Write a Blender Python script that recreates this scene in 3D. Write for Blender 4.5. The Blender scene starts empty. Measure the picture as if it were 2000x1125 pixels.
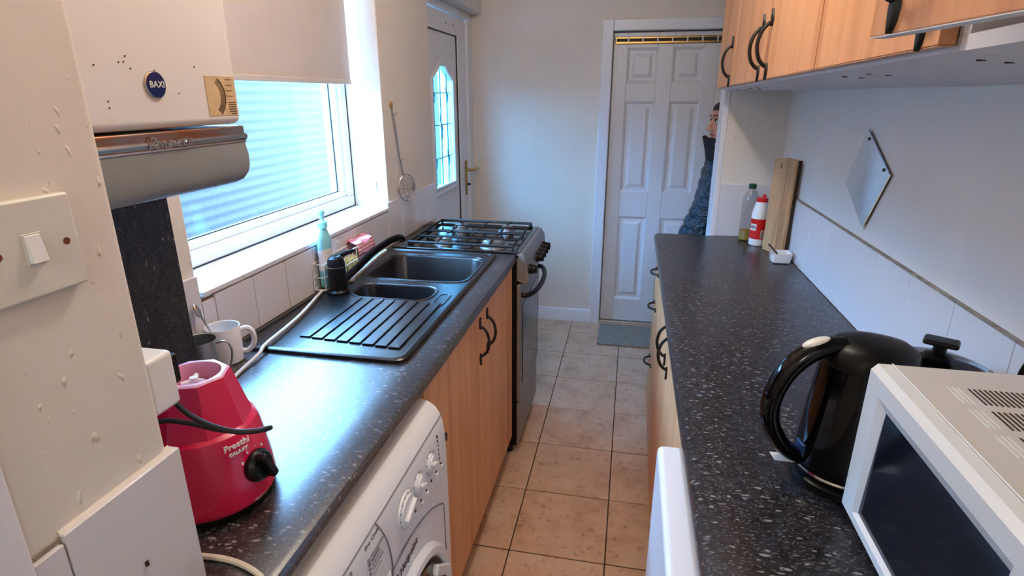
import bpy, bmesh, math, random
from mathutils import Vector, Matrix
random.seed(7)
sc = bpy.context.scene
col = sc.collection
PI = math.pi

# ------------------------------------------------------------------ camera
F_PX = 1122.455
vy = Vector((240.0, -377.5, F_PX)).normalized()          # room depth direction in camera space (x right, y down, z forward)
vd = Vector((0.0, 3337.5, F_PX)); vd = (vd - vy * vd.dot(vy)).normalized()
vx = vd.cross(vy)
cam_d = bpy.data.cameras.new('camera')
cam = bpy.data.objects.new('camera', cam_d)
col.objects.link(cam)
cam_d.sensor_width = 36.0
cam_d.lens = F_PX / 2000.0 * 36.0
cam_d.clip_start = 0.02
rows = (vx, vy, -vd)
m = Matrix.Identity(4)
for i in range(3):
    m[i][0] = rows[i][0]; m[i][1] = -rows[i][1]; m[i][2] = -rows[i][2]
m[0][3], m[1][3], m[2][3] = 0.0, 0.0, 1.5
cam.matrix_world = m
sc.camera = cam

# ------------------------------------------------------------------ light
sc.view_settings.view_transform = 'Standard'
sc.view_settings.look = 'None'
sc.view_settings.gamma = 1.0
sc.view_settings.use_curve_mapping = False
sc.view_settings.exposure = 0.75
SKY = (0.25, 0.56, 1.0); SKY_STRENGTH = 26.0
LAMP_W = 12.5; LAMP_C = (1.0, 0.88, 0.76)
world = bpy.data.worlds.new('world'); sc.world = world
world.use_nodes = True
bg = world.node_tree.nodes['Background']
bg.inputs[0].default_value = (*SKY, 1); bg.inputs[1].default_value = SKY_STRENGTH
def light(name, kind, loc, energy, color, **kw):
    d = bpy.data.lights.new(name, kind); d.energy = energy; d.color = color
    for k, v in kw.items(): setattr(d, k, v)
    o = bpy.data.objects.new(name, d); col.objects.link(o); o.location = loc
    return o
light('ceiling_lamp_light', 'POINT', (-0.22, 1.25, 2.28), LAMP_W, LAMP_C, shadow_soft_size=0.05)
light('back_fill_light', 'POINT', (0.0, -1.6, 2.2), 12.0, (1.0, 0.96, 0.92), shadow_soft_size=0.15)  # added fill light behind the camera, not a fitting of the room
# ------------------------------------------------------------------ helpers
def lin(c):
    return tuple(((v / 255.0) / 12.92 if v / 255.0 <= 0.04045 else ((v / 255.0 + 0.055) / 1.055) ** 2.4) for v in c)
class NT:
    def __init__(s, name):
        s.m = bpy.data.materials.new(name); s.m.use_nodes = True
        s.t = s.m.node_tree; s.p = s.t.nodes['Principled BSDF']; s.out = s.t.nodes['Material Output']
    def n(s, kind, **kw):
        nd = s.t.nodes.new(kind)
        for k, v in kw.items():
            if isinstance(k, str) and k.startswith('i_'):
                nd.inputs[k[2:].replace('_', ' ')].default_value = v
            else: setattr(nd, k, v)
        return nd
    def l(s, a, b): s.t.links.new(a, b)
    def coord(s, scale=(1, 1, 1), kind='Object', rand=False):
        tc = s.n('ShaderNodeTexCoord'); mp = s.n('ShaderNodeMapping'); mp.inputs['Scale'].default_value = scale
        s.l(tc.outputs[kind], mp.inputs['Vector'])
        if rand:
            oi = s.n('ShaderNodeObjectInfo'); mu = s.n('ShaderNodeVectorMath', operation='SCALE')
            mu.inputs[0].default_value = (37.0, 61.0, 17.0); s.l(oi.outputs['Random'], mu.inputs['Scale'])
            s.l(mu.outputs[0], mp.inputs['Location'])
        return mp.outputs[0]
    def noise(s, vec, scale, detail=4, rough=0.55):
        nd = s.n('ShaderNodeTexNoise'); nd.inputs['Scale'].default_value = scale; nd.inputs['Detail'].default_value = detail
        nd.inputs['Roughness'].default_value = rough; s.l(vec, nd.inputs['Vector']); return nd.outputs['Fac']
    def ramp(s, fac, stops):
        r = s.n('ShaderNodeValToRGB'); e = r.color_ramp.elements
        while len(e) < len(stops): e.new(0.5)
        for el, (p, c) in zip(e, stops): el.position = p; el.color = (*c, 1) if len(c) == 3 else c
        s.l(fac, r.inputs[0]); return r.outputs[0]
    def mix(s, fac, a, b, blend='MIX'):
        mx = s.n('ShaderNodeMix', data_type='RGBA', blend_type=blend)
        for sock, v in ((mx.inputs[0], fac), (mx.inputs[6], a), (mx.inputs[7], b)):
            if hasattr(v, 'links'): s.l(v, sock)
            else: sock.default_value = v if isinstance(v, (int, float)) else (*v, 1)
        return mx.outputs[2]
    def bump(s, h, strength, dist=0.01):
        b = s.n('ShaderNodeBump'); b.inputs['Strength'].default_value = strength; b.inputs['Distance'].default_value = dist
        s.l(h, b.inputs['Height']); s.l(b.outputs[0], s.p.inputs['Normal'])
    def base(s, c):
        if hasattr(c, 'links'): s.l(c, s.p.inputs['Base Color'])
        else: s.p.inputs['Base Color'].default_value = (*c, 1)
    def set(s, rough=0.5, metal=0.0, ior=1.45, coat=0.0):
        s.p.inputs['Roughness'].default_value = rough; s.p.inputs['Metallic'].default_value = metal
        s.p.inputs['IOR'].default_value = ior; s.p.inputs['Coat Weight'].default_value = coat
        s.p.inputs['Coat Roughness'].default_value = 0.08
def plain(name, rgb, rough=0.5, metal=0.0, var=0.06, vscale=9.0, bump=0.0, bscale=60.0, ior=1.45, coat=0.0):
    n = NT(name); n.set(rough, metal, ior, coat); c = lin(rgb); v = n.coord()
    f = n.noise(v, vscale, 5)
    n.base(n.ramp(f, [(0.3, tuple(x * (1 - var) for x in c)), (0.7, tuple(min(1, x * (1 + var)) for x in c))]))
    if bump: n.bump(n.noise(v, bscale, 3), bump, 0.004)
    return n.m
def plaster(name, rgb, strength=0.5):
    n = NT(name); n.set(0.62); c = lin(rgb); v = n.coord()
    f = n.noise(v, 2.2, 6, 0.6)
    n.base(n.ramp(f, [(0.3, tuple(x * 0.94 for x in c)), (0.7, tuple(min(1, x * 1.04) for x in c))]))
    a = n.noise(v, 9, 3); b = n.noise(v, 38, 4)
    blob = n.ramp(n.noise(n.coord((1, 1, 0.6)), 72, 1.0), [(0.695, (0, 0, 0)), (0.80, (1, 1, 1))])
    s1 = n.mix(0.5, a, b); s2 = n.mix(0.75, n.mix(0.82, s1, (0, 0, 0)), blob, 'ADD')
    n.bump(s2, strength, 0.02)
    return n.m
def wood(name, dark, light_, axis='z', rough=0.42, scale=1.0):
    n = NT(name); n.set(rough, 0, 1.5)
    s = {'z': (16, 16, 0.9), 'y': (16, 0.9, 16), 'x': (0.9, 16, 16)}[axis]
    v = n.coord(tuple(q * scale for q in s), rand=True)
    f1 = n.noise(v, 1.0, 5, 0.6); f2 = n.noise(n.coord(tuple(q * 5 * scale for q in s), rand=True), 1.0, 3)
    c1 = n.ramp(f1, [(0.3, lin(dark)), (0.52, lin(light_)), (0.75, tuple(x * 0.93 for x in lin(light_)))])
    n.base(n.mix(0.25, c1, n.ramp(f2, [(0.35, lin(dark)), (0.6, lin(light_))])))
    n.bump(f2, 0.06, 0.002)
    return n.m
def worktop_mat(name, rough, ior, sparse=0.0):
    n = NT(name); n.set(rough, 0, ior); v = n.coord((0.75, 1.55, 1.0))
    wv = n.n('ShaderNodeTexNoise'); wv.inputs['Scale'].default_value = 40; n.l(v, wv.inputs['Vector'])
    vm = n.n('ShaderNodeVectorMath', operation='MULTIPLY_ADD'); vm.inputs[1].default_value = (0.02, 0.02, 0.02)
    n.l(wv.outputs['Color'], vm.inputs[0]); n.l(v, vm.inputs[2])
    def flecks(scale, th, frac):
        vo = n.n('ShaderNodeTexVoronoi'); vo.inputs['Scale'].default_value = scale; n.l(vm.outputs[0], vo.inputs['Vector'])
        a = n.ramp(vo.outputs['Distance'], [(th * 0.7, (1, 1, 1)), (th, (0, 0, 0))])
        b = n.ramp(vo.outputs['Color'], [(frac, (0, 0, 0)), (frac + 0.05, (1, 1, 1))])
        return n.mix(1.0, a, b, 'MULTIPLY')
    base = n.ramp(n.noise(v, 55, 4), [(0.35, lin((20, 19, 22))), (0.65, lin((46, 44, 47)))])
    c = n.mix(flecks(88, 0.34, 0.60 + sparse), base, lin((138, 134, 132)))
    c = n.mix(flecks(210, 0.42, 0.5 + sparse), c, lin((92, 90, 92)))
    n.base(c)
    n.bump(n.noise(v, 420, 2), 0.05, 0.001)
    return n.m
def glass_mat(name, tint, gloss_rough=0.03, facing=0.04):
    n = NT(name); n.t.nodes.remove(n.p)
    tr = n.n('ShaderNodeBsdfTransparent'); tr.inputs[0].default_value = (*tint, 1)
    gl = n.n('ShaderNodeBsdfGlossy'); gl.inputs['Roughness'].default_value = gloss_rough
    lw0 = n.n('ShaderNodeLayerWeight'); lw0.inputs[0].default_value = 0.5
    pw = n.n('ShaderNodeMath', operation='POWER'); pw.inputs[1].default_value = 5.0; n.l(lw0.outputs['Facing'], pw.inputs[0])
    lw = n.n('ShaderNodeMath', operation='MULTIPLY_ADD'); lw.inputs[1].default_value = 0.6; lw.inputs[2].default_value = facing; n.l(pw.outputs[0], lw.inputs[0])
    nz = n.n('ShaderNodeBump'); nz.inputs['Strength'].default_value = 0.25; nz.inputs['Distance'].default_value = 0.002
    n.l(n.noise(n.coord(), 60, 3), nz.inputs['Height']); n.l(nz.outputs[0], gl.inputs['Normal'])
    mx = n.n('ShaderNodeMixShader'); n.l(lw.outputs[0], mx.inputs[0]); n.l(tr.outputs[0], mx.inputs[1]); n.l(gl.outputs[0], mx.inputs[2])
    n.l(mx.outputs[0], n.out.inputs[0]); return n.m

M = {}
M['plaster'] = plaster('cream_plaster', (234, 226, 214), 0.36)
M['plaster_far'] = plaster('cream_plaster_far', (234, 222, 208), 0.3)
M['plaster_right'] = plain('smooth_white_wall', (236, 235, 233), 0.5, var=0.03, vscale=3, bump=0.06, bscale=30)
M['ceiling'] = plain('ceiling_white', (236, 233, 226), 0.7, var=0.03)
M['white_gloss'] = plain('white_gloss_paint', (233, 233, 238), 0.33, var=0.02, vscale=4, bump=0.03, bscale=25)
M['upvc'] = plain('white_upvc', (238, 238, 240), 0.25, var=0.03, vscale=6)
M['tile'] = plain('white_wall_tile', (222, 218, 219), 0.12, var=0.03, vscale=3, ior=1.5)
M['tile_right'] = plain('glossy_white_tile', (226, 229, 235), 0.12, var=0.02, vscale=3, ior=1.5)
M['grout'] = plain('dirty_grout', (150, 140, 128), 0.8, var=0.3, vscale=40)
M['grout_light'] = plain('pale_grout', (190, 184, 176), 0.8, var=0.15, vscale=30)
M['worktop_l'] = worktop_mat('black_fleck_worktop_gloss', 0.33, 1.95)
M['worktop_r'] = worktop_mat('black_fleck_worktop', 0.30, 1.6)
M['board_black'] = worktop_mat('black_board', 0.35, 1.5, 0.2)
M['beech'] = wood('beech_foil', (202, 130, 82), (233, 170, 118))
M['beech_edge'] = plain('beech_edging', (214, 160, 120), 0.45)
M['brown_edge'] = plain('brown_edge', (120, 66, 40), 0.5)
M['oak'] = wood('rustic_oak', (150, 98, 58), (216, 170, 120), 'z', 0.55, 1.6)
M['bark'] = plain('dark_bark', (58, 42, 32), 0.85, var=0.4, vscale=30, bump=0.5, bscale=60)
M['carcass'] = plain('white_melamine', (226, 226, 230), 0.4, var=0.03)
M['iron'] = plain('black_iron', (14, 13, 13), 0.42, var=0.2, vscale=60, bump=0.15, bscale=120)
M['black_gloss'] = plain('black_gloss_plastic', (6, 6, 8), 0.08, var=0.1, ior=1.38)
M['black'] = plain('black_plastic', (12, 12, 13), 0.38, var=0.15, ior=1.32)
M['black_rubber'] = plain('black_rubber', (14, 14, 15), 0.55)
M['sink'] = plain('black_composite', (13, 14, 17), 0.28, var=0.3, vscale=60, bump=0.12, bscale=200, ior=1.68)
M['enamel'] = plain('black_enamel', (12, 12, 14), 0.15, var=0.2, vscale=20, ior=1.7)
M['steel'] = plain('brushed_steel', (196, 194, 190), 0.28, 1.0, var=0.08, vscale=30)
M['dull_steel'] = plain('dull_silver', (150, 148, 146), 0.42, 0.7, var=0.08, vscale=20)
M['chrome'] = plain('worn_chrome', (205, 200, 196), 0.13, 1.0, var=0.12, vscale=25)
n = NT('chrome_orange_reflection'); n.set(0.22, 0.9)
n.base(n.ramp(n.noise(n.coord((1, 1, 4)), 5, 6), [(0.42, lin((186, 116, 74))), (0.56, lin((170, 160, 152)))])); M['orange_reflection'] = n.m  # orange reflection on the chrome strip, painted in as noise colour
M['brass'] = plain('brass', (176, 140, 84), 0.28, 0.9, var=0.1)
M['boiler'] = plain('boiler_enamel', (226, 223, 219), 0.3, var=0.03, vscale=3)
M['grey_cowl'] = plain('grey_boiler_cowl', (134, 138, 136), 0.45, var=0.06, vscale=8)
M['navy'] = plain('navy_badge', (18, 34, 92), 0.25)
M['sepia'] = plain('sepia_label', (206, 178, 136), 0.6, var=0.14, vscale=50)
M['ink'] = plain('dark_ink', (52, 42, 38), 0.6)
M['white_ink'] = plain('white_ink', (240, 240, 240), 0.5)
M['appliance'] = plain('appliance_white', (234, 234, 235), 0.28, var=0.02, vscale=4)
M['grey_ink'] = plain('grey_ink', (120, 122, 130), 0.6)
M['switch'] = plain('aged_switch_plastic', (226, 222, 210), 0.35, var=0.05, vscale=30)
M['switch_white'] = plain('rocker_plastic', (240, 240, 242), 0.3)
M['blind'] = plain('blind_fabric', (206, 194, 184), 0.85, var=0.03, bump=0.05, bscale=300)
M['pink'] = plain('magenta_plastic', (212, 20, 70), 0.22, var=0.06, vscale=6, coat=0.3)
M['pink_rim'] = plain('pale_pink_plastic', (232, 176, 208), 0.35)
M['mw'] = plain('cream_microwave', (206, 200, 193), 0.38, var=0.02)
M['mw_front'] = plain('microwave_front', (226, 228, 226), 0.3, var=0.02)
M['mw_glass'] = plain('dark_oven_glass', (16, 22, 30), 0.12, var=0.3, vscale=4, ior=1.5)
M['mat'] = plain('grey_door_mat', (150, 140, 130), 0.95, var=0.25, vscale=70, bump=0.9, bscale=240)
M['china'] = plain('white_china', (236, 234, 232), 0.12)
M['cream_cable'] = plain('cream_flex', (226, 214, 194), 0.4)
M['white_cable'] = plain('white_flex', (222, 222, 224), 0.4)
M['red'] = plain('red_label', (214, 30, 26), 0.35)
M['white_plastic'] = plain('white_plastic', (240, 239, 236), 0.35)
M['green_cap'] = plain('green_cap', (18, 72, 50), 0.4)
M['clear'] = glass_mat('clear_plastic', (0.86, 0.87, 0.86), 0.1)
M['oil'] = plain('golden_oil', (168, 138, 42), 0.15)
M['glass'] = glass_mat('window_glass', (0.93, 0.97, 1.0))
M['door_glass'] = glass_mat('door_glass', (0.62, 0.88, 0.97), 0.15)
M['lid_glass'] = glass_mat('lid_glass', (0.72, 0.76, 0.8), 0.05)
M['teal'] = plain('teal_glass_bevel', (44, 110, 124), 0.3)
M['mirror'] = plain('aged_mirror', (222, 232, 238), 0.1, 1.0, var=0.05, vscale=18)
M['aqua'] = plain('aqua_plastic', (150, 228, 240), 0.25)
M['cloth_pink'] = None
M['sponge'] = plain('yellow_sponge', (232, 226, 150), 0.9, bump=0.5, bscale=150)
M['scourer'] = plain('green_scourer', (38, 142, 92), 0.95, bump=0.6, bscale=200)
M['fence'] = plain('pale_corrugated_sheet', (82, 72, 68), 0.95, var=0.03)
M['ground'] = plain('concrete_yard', (150, 148, 144), 0.9)
n = NT('pink_striped_cloth'); n.set(0.9); w = n.n('ShaderNodeTexWave'); w.bands_direction = 'Z'; w.inputs['Scale'].default_value = 26; w.inputs['Distortion'].default_value = 1.2
n.l(n.coord(), w.inputs['Vector']); n.base(n.ramp(w.outputs['Fac'], [(0.3, lin((214, 112, 124))), (0.6, lin((242, 198, 202)))])); M['cloth_pink'] = n.m
n = NT('floor_tile_ceramic'); n.set(0.32, 0, 1.5); v = n.coord(rand=True)
c1 = n.ramp(n.noise(v, 7, 6, 0.65), [(0.28, lin((186, 142, 112))), (0.5, lin((212, 172, 142))), (0.75, lin((222, 190, 164)))])
c2 = n.ramp(n.noise(v, 34, 4, 0.7), [(0.3, lin((150, 120, 98))), (0.44, (1, 1, 1))])
n.base(n.mix(0.55, c1, c2, 'MULTIPLY')); n.bump(n.noise(v, 22, 4), 0.06, 0.003); M['floor_tile'] = n.m
M['floor_grout'] = plain('dark_floor_grout', (62, 48, 40), 0.9, var=0.3, vscale=50)
n = NT('skin'); n.set(0.5); n.p.inputs['Subsurface Weight'].default_value = 0.08; n.p.inputs['Subsurface Radius'].default_value = (0.01, 0.004, 0.002)
n.base(n.ramp(n.noise(n.coord(), 25, 4), [(0.3, lin((186, 132, 116))), (0.7, lin((210, 160, 142)))])); M['skin'] = n.m
M['hair'] = plain('dark_brown_hair', (48, 32, 28), 0.5, var=0.3, vscale=60, bump=0.4, bscale=120)
n = NT('teal_puffer_nylon'); n.set(0.28, 0, 1.5); v = n.coord()
n.base(n.ramp(n.noise(v, 6, 3), [(0.3, lin((6, 26, 42))), (0.7, lin((14, 62, 92)))])); n.bump(n.noise(n.coord((1, 1, 1.6)), 22, 3), 1.0, 0.03); M['coat'] = n.m
M['collar'] = plain('black_collar', (16, 16, 22), 0.7)
M['trousers'] = plain('dark_trousers', (30, 30, 38), 0.8)
M['gauge'] = plain('blue_water_gauge', (34, 62, 104), 0.15)
M['lips'] = plain('lips', (160, 84, 84), 0.4)
M['eye'] = plain('eye', (226, 222, 218), 0.2)

def wloc(o):
    v = Vector((0, 0, 0))
    while o: v += o.location; o = o.parent
    return v
def tag(o, label=None, cat=None, group=None, kind=None):
    if label: o['label'] = label
    if cat: o['category'] = cat
    if group: o['group'] = group
    if kind: o['kind'] = kind
    return o
def thing(name, label, cat, loc, group=None):
    o = bpy.data.objects.new(name, None); col.objects.link(o); o.location = loc; o.empty_display_size = 0.05
    return tag(o, label, cat, group)
def catmull(pts, sub=6, closed=False):
    P = [Vector(p) for p in pts]; out = []; n = len(P)
    for i in range(n if closed else n - 1):
        p1, p2 = P[i], P[(i + 1) % n]
        p0 = P[i - 1] if (i > 0 or closed) else p1 * 2 - p2
        p3 = P[(i + 2) % n] if (i + 2 < n or closed) else p2 * 2 - p1
        for k in range(sub):
            t = k / sub
            out.append(0.5 * ((2 * p1) + (p2 - p0) * t + (2 * p0 - 5 * p1 + 4 * p2 - p3) * t * t + (3 * p1 - p0 - 3 * p2 + p3) * t ** 3))
    if not closed: out.append(P[-1])
    return out
def rr(x0, x1, y0, y1, r, n=5):
    pts = []
    for cx, cy, a0 in ((x1 - r, y1 - r, 0), (x0 + r, y1 - r, PI / 2), (x0 + r, y0 + r, PI), (x1 - r, y0 + r, 1.5 * PI)):
        for k in range(n + 1):
            a = a0 + PI / 2 * k / n; pts.append((cx + r * math.cos(a), cy + r * math.sin(a)))
    return pts
class B:
    def __init__(s): s.bm = bmesh.new()
    def face(s, vs):
        try: return s.bm.faces.new(vs)
        except ValueError: return None
    def box(s, x0, x1, y0, y1, z0, z1):
        v = [s.bm.verts.new(p) for p in ((x0, y0, z0), (x1, y0, z0), (x1, y1, z0), (x0, y1, z0), (x0, y0, z1), (x1, y0, z1), (x1, y1, z1), (x0, y1, z1))]
        for f in ((0, 3, 2, 1), (4, 5, 6, 7), (0, 1, 5, 4), (1, 2, 6, 5), (2, 3, 7, 6), (3, 0, 4, 7)): s.face([v[i] for i in f])
        return s
    def loops(s, loops, cap0=True, cap1=True, closed=True):
        L = [[s.bm.verts.new(p) for p in lp] for lp in loops]
        for a, b in zip(L, L[1:]):
            n = len(a)
            for i in range(n if closed else n - 1): s.face([a[i], a[(i + 1) % n], b[(i + 1) % n], b[i]])
        if cap0: s.face(list(reversed(L[0])))
        if cap1: s.face(L[-1])
        return s
    def prism(s, poly, axis, lo, hi):
        f = {'x': lambda p, t: (t, p[0], p[1]), 'y': lambda p, t: (p[0], t, p[1]), 'z': lambda p, t: (p[0], p[1], t)}[axis]
        return s.loops([[f(p, lo) for p in poly], [f(p, hi) for p in poly]])
    def lathe(s, prof, c=(0, 0, 0), n=28, axis='z', cap0=True, cap1=True):
        def pt(r, h, a):
            u, w = r * math.cos(a), r * math.sin(a)
            q = {'z': (u, w, h), 'x': (h, u, w), 'y': (w, h, u)}[axis]
            return (c[0] + q[0], c[1] + q[1], c[2] + q[2])
        return s.loops([[pt(max(r, 1e-4), h, 2 * PI * k / n) for k in range(n)] for r, h in prof], cap0, cap1)
    def tube(s, pts, r, n=8, closed=False, radii=None, flat=None):
        P = [Vector(p) for p in pts]; N = len(P); ups = None; L = []
        for i, p in enumerate(P):
            t = (P[(i + 1) % N] - P[i - 1]) if (closed or 0 < i < N - 1) else ((P[1] - P[0]) if i == 0 else (P[-1] - P[-2]))
            t = t.normalized() if t.length > 1e-9 else Vector((0, 0, 1))
            if ups is None: ups = t.orthogonal().normalized()
            else:
                ups = ups - t * ups.dot(t); ups = ups.normalized() if ups.length > 1e-6 else t.orthogonal().normalized()
            w = t.cross(ups); rad = radii[i] if radii else r
            L.append([p + (ups * math.cos(2 * PI * k / n) + w * math.sin(2 * PI * k / n)) * rad for k in range(n)])
        if closed:
            V = [[s.bm.verts.new(q) for q in lp] for lp in L]
            for i in range(N):
                a, b = V[i], V[(i + 1) % N]
                best = min(range(n), key=lambda o: sum((a[k].co - b[(k + o) % n].co).length for k in range(n))) if i == N - 1 else 0
                for k in range(n): s.face([a[k], a[(k + 1) % n], b[(k + 1 + best) % n], b[(k + best) % n]])
            return s
        return s.loops(L)
    def ball(s, c, rx, ry=None, rz=None, nu=16, nv=10):
        ry = ry or rx; rz = rz or rx; L = []
        for j in range(nv + 1):
            a = -PI / 2 + PI * j / nv; q = max(math.cos(a), 1e-3)
            L.append([(c[0] + rx * q * math.cos(2 * PI * k / nu), c[1] + ry * q * math.sin(2 * PI * k / nu), c[2] + rz * math.sin(a)) for k in range(nu)])
        return s.loops(L)
    def xf(s, mat):
        bmesh.ops.transform(s.bm, matrix=mat, verts=s.bm.verts); return s
    def out(s, name, mat, parent=None, bevel=0.0, segs=2, smooth=35, loc=None, local=False):
        bm = s.bm
        bmesh.ops.recalc_face_normals(bm, faces=bm.faces)
        if parent is None:
            xs = [v.co for v in bm.verts]
            if loc is None and not local:
                loc = Vector(((min(v.x for v in xs) + max(v.x for v in xs)) / 2, (min(v.y for v in xs) + max(v.y for v in xs)) / 2, min(v.z for v in xs)))
            off = Vector(loc) if loc is not None else Vector((0, 0, 0))
        else: off = Vector((0, 0, 0)) if local else wloc(parent)
        if off.length: bmesh.ops.translate(bm, vec=-off, verts=bm.verts)
        me = bpy.data.meshes.new(name); bm.to_mesh(me); bm.free()
        me.materials.append(M[mat] if isinstance(mat, str) else mat)
        if smooth:
            me.shade_smooth()
            me.set_sharp_from_angle(angle=math.radians(smooth))
        o = bpy.data.objects.new(name, me); col.objects.link(o)
        if parent: o.parent = parent
        else: o.location = off
        if bevel:
            md = o.modifiers.new('bevel', 'BEVEL'); md.width = bevel; md.segments = segs; md.limit_method = 'ANGLE'; md.angle_limit = math.radians(40)
            md.harden_normals = True
        return o
def box(name, mat, parent, x0, x1, y0, y1, z0, z1, bevel=0.0, **kw):
    return B().box(x0, x1, y0, y1, z0, z1).out(name, mat, parent, bevel, **kw)
def struct(o): o['kind'] = 'structure'; return o
def piece(name, mesh, parent, wpos, rot=None):
    o = bpy.data.objects.new(name, mesh); col.objects.link(o); o.parent = parent
    o.location = Vector(wpos) - wloc(parent)
    if rot: o.rotation_euler = rot
    return o
def bevel_mesh(name, b, mat, w, segs=1, smooth=35):
    bm = b.bm; bmesh.ops.recalc_face_normals(bm, faces=bm.faces)
    if w: bmesh.ops.bevel(bm, geom=[e for e in bm.edges if e.calc_face_angle(0) > 0.6], offset=w, segments=segs, affect='EDGES', profile=0.5)
    me = bpy.data.meshes.new(name); bm.to_mesh(me); bm.free(); me.materials.append(M[mat])
    me.shade_smooth(); me.set_sharp_from_angle(angle=math.radians(smooth)); return me
def text(s_, size, origin, xd, yd, mat, parent, name, depth=0.0004, shear=0.0, align='CENTER', space=1.0):
    cu = bpy.data.curves.new(name, 'FONT'); cu.body = s_; cu.size = size; cu.extrude = depth; cu.shear = shear
    cu.align_x = align; cu.align_y = 'CENTER'; cu.space_character = space; cu.resolution_u = 2
    t = bpy.data.objects.new(name, cu); col.objects.link(t)
    dg = bpy.context.evaluated_depsgraph_get(); me = bpy.data.meshes.new_from_object(t.evaluated_get(dg))
    bpy.data.objects.remove(t); bpy.data.curves.remove(cu)
    xd = Vector(xd).normalized(); yd = Vector(yd); yd = (yd - xd * yd.dot(xd)).normalized(); zd = xd.cross(yd)
    mm = Matrix.Identity(4)
    for i in range(3): mm[i][0] = xd[i]; mm[i][1] = yd[i]; mm[i][2] = zd[i]; mm[i][3] = origin[i] - wloc(parent)[i]
    me.transform(mm); me.materials.clear(); me.materials.append(M[mat])
    o = bpy.data.objects.new(name, me); col.objects.link(o); o.parent = parent; return o
# a wrought iron bow handle: length along Z, bow standing out along +X
def handle_builder(L=0.10, out=0.03, r=0.0048):
    b = B(); pts = [(0.002, 0, -L / 2), (out * 0.35, 0, -L * 0.47), (out * 0.8, 0, -L * 0.3), (out, 0, 0), (out * 0.8, 0, L * 0.3), (out * 0.35, 0, L * 0.47), (0.002, 0, L / 2)]
    b.tube(catmull(pts, 5), r, 8)
    for s in (-1, 1):
        b.loops([[(x, y, s * z) for x, y, z in ((0, -w, zz), (0.005, -w * 0.6, zz), (0.0062, 0, zz), (0.005, w * 0.6, zz), (0, w, zz))] for w, zz in ((0.004, L / 2 - 0.008), (0.0085, L / 2 + 0.002), (0.0095, L / 2 + 0.01), (0.007, L / 2 + 0.022), (0.001, L / 2 + 0.032))])
    return b
HANDLE = bevel_mesh('bow_handle', handle_builder(), 'iron', 0)
# ================================================================== the room
XL, XR, YF, YB, ZC = -0.95, 0.62, 3.76, -2.2, 2.42
# floor: grout bed with a tile laid in every cell
floor = struct(box('floor', 'floor_grout', None, -1.25, 1.75, YB, 3.95, -0.08, -0.004, loc=(0, 0, -0.08)))
tb = B().box(-0.1625, 0.1625, -0.1625, 0.1625, -0.006, 0.0)
tile_me = bevel_mesh('floor_tile', tb, 'floor_tile', 0.0015)
for ix in range(-3, 2):
    for iy in range(-2, 8):
        cx, cy = -0.329 + 0.329 * (ix + 0.5) + 0.0, 1.572 + 0.33 * (iy + 0.5)
        if cy > 3.75 or cy < 0.9 or cx < -0.6: continue
        piece('floor_tile', tile_me, floor, (cx, cy, random.uniform(-0.0006, 0.0006)))
# left wall, with the window and the outer door let into it
b = B()
b.box(-1.2, XL, YB, 1.075, 0, ZC)
b.box(-1.2, XL, 1.075, 2.17, 0, 1.058)
b.box(-1.2, XL, 1.075, 2.17, 2.08, ZC)
b.box(-1.2, XL, 2.17, 2.745, 0, ZC)
b.box(-1.2, XL, 2.745, 3.95, 1.967, ZC)
wall_left = struct(b.out('wall_left', 'plaster', None, 0.004, loc=(XL, 1.6, 0)))
b = B()
b.box(-1.25, -0.212, YF, 3.95, 0, ZC); b.box(-0.212, 0.68, YF, 3.95, 1.90, ZC); b.box(0.68, 1.75, YF, 3.95, 0, ZC); b.box(-0.212, 0.68, 3.87, 3.95, 0, 1.90)  # last box: unseen backing added to stop light leaking round the door
wall_far = struct(b.out('wall_far', 'plaster_far', None, loc=(0, YF, 0)))
wall_right = struct(box('wall_right', 'plaster_right', None, XR, 0.75, YB, 2.735, 0, ZC, loc=(XR, 1, 0)))
wall_return = struct(box('wall_return', 'plaster', None, 0.384, 1.75, 2.615, 2.735, 0, ZC, 0.003, loc=(0.5, 2.615, 0)))
struct(box('wall_passage', 'plaster_far', None, 1.65, 1.75, 2.735, 3.95, 0, ZC))
struct(box('wall_back', 'plaster', None, -1.25, 0.75, YB - 0.1, YB, 0, ZC))
struct(box('ceiling', 'ceiling', None, -1.25, 1.75, YB - 0.1, 3.95, ZC, ZC + 0.1))
wall_near = struct(box('wall_near', 'plaster', None, XL - 0.02, -0.51, 0.315, 0.488, 0, ZC, 0.010, segs=3, loc=(-0.51, 0.4, 0)))
# white post at the near side of the short wall
b = B().prism([(-0.62, 0.28), (-0.505, 0.28), (-0.497, 0.30), (-0.500, 0.316), (-0.62, 0.316)], 'z', 0, 2.2)
struct(b.out('trim_1', 'white_gloss', None, 0.003))
struct(box('trim_2', 'white_gloss', None, 0.363, 0.3845, 2.6125, 2.742, 0, 2.2, 0.002))

# tiles of the left wall
box('grout_bed', 'grout', wall_left, XL - 0.004, XL + 0.0025, 1.0, 2.745, 0.905, 1.052)
box('grout_bed', 'grout', wall_left, XL - 0.004, XL + 0.0025, 2.17, 2.745, 1.05, 1.086)
t150 = bevel_mesh('wall_tile', B().box(0, 0.0075, -0.0722, 0.0722, 0, 0.1425), 'tile', 0.0012)
t150h = bevel_mesh('wall_tile', B().box(0, 0.0075, -0.0722, 0.0722, 0, 0.178), 'tile', 0.0012)
k = 0
for j in range(-1, 11):
    y0 = 1.115 + 0.147 * j
    tall = y0 > 2.1
    if j == -1: continue
    if y0 + 0.147 > 2.75: continue
    piece('wall_tile', t150h if tall else t150, wall_left, (XL + random.uniform(0, 0.0008), y0 + 0.0735, 0.911))
box('wall_tile', 'tile', wall_left, XL, XL + 0.0078, 2.59, 2.744, 0.911, 1.088, 0.001)
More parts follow.
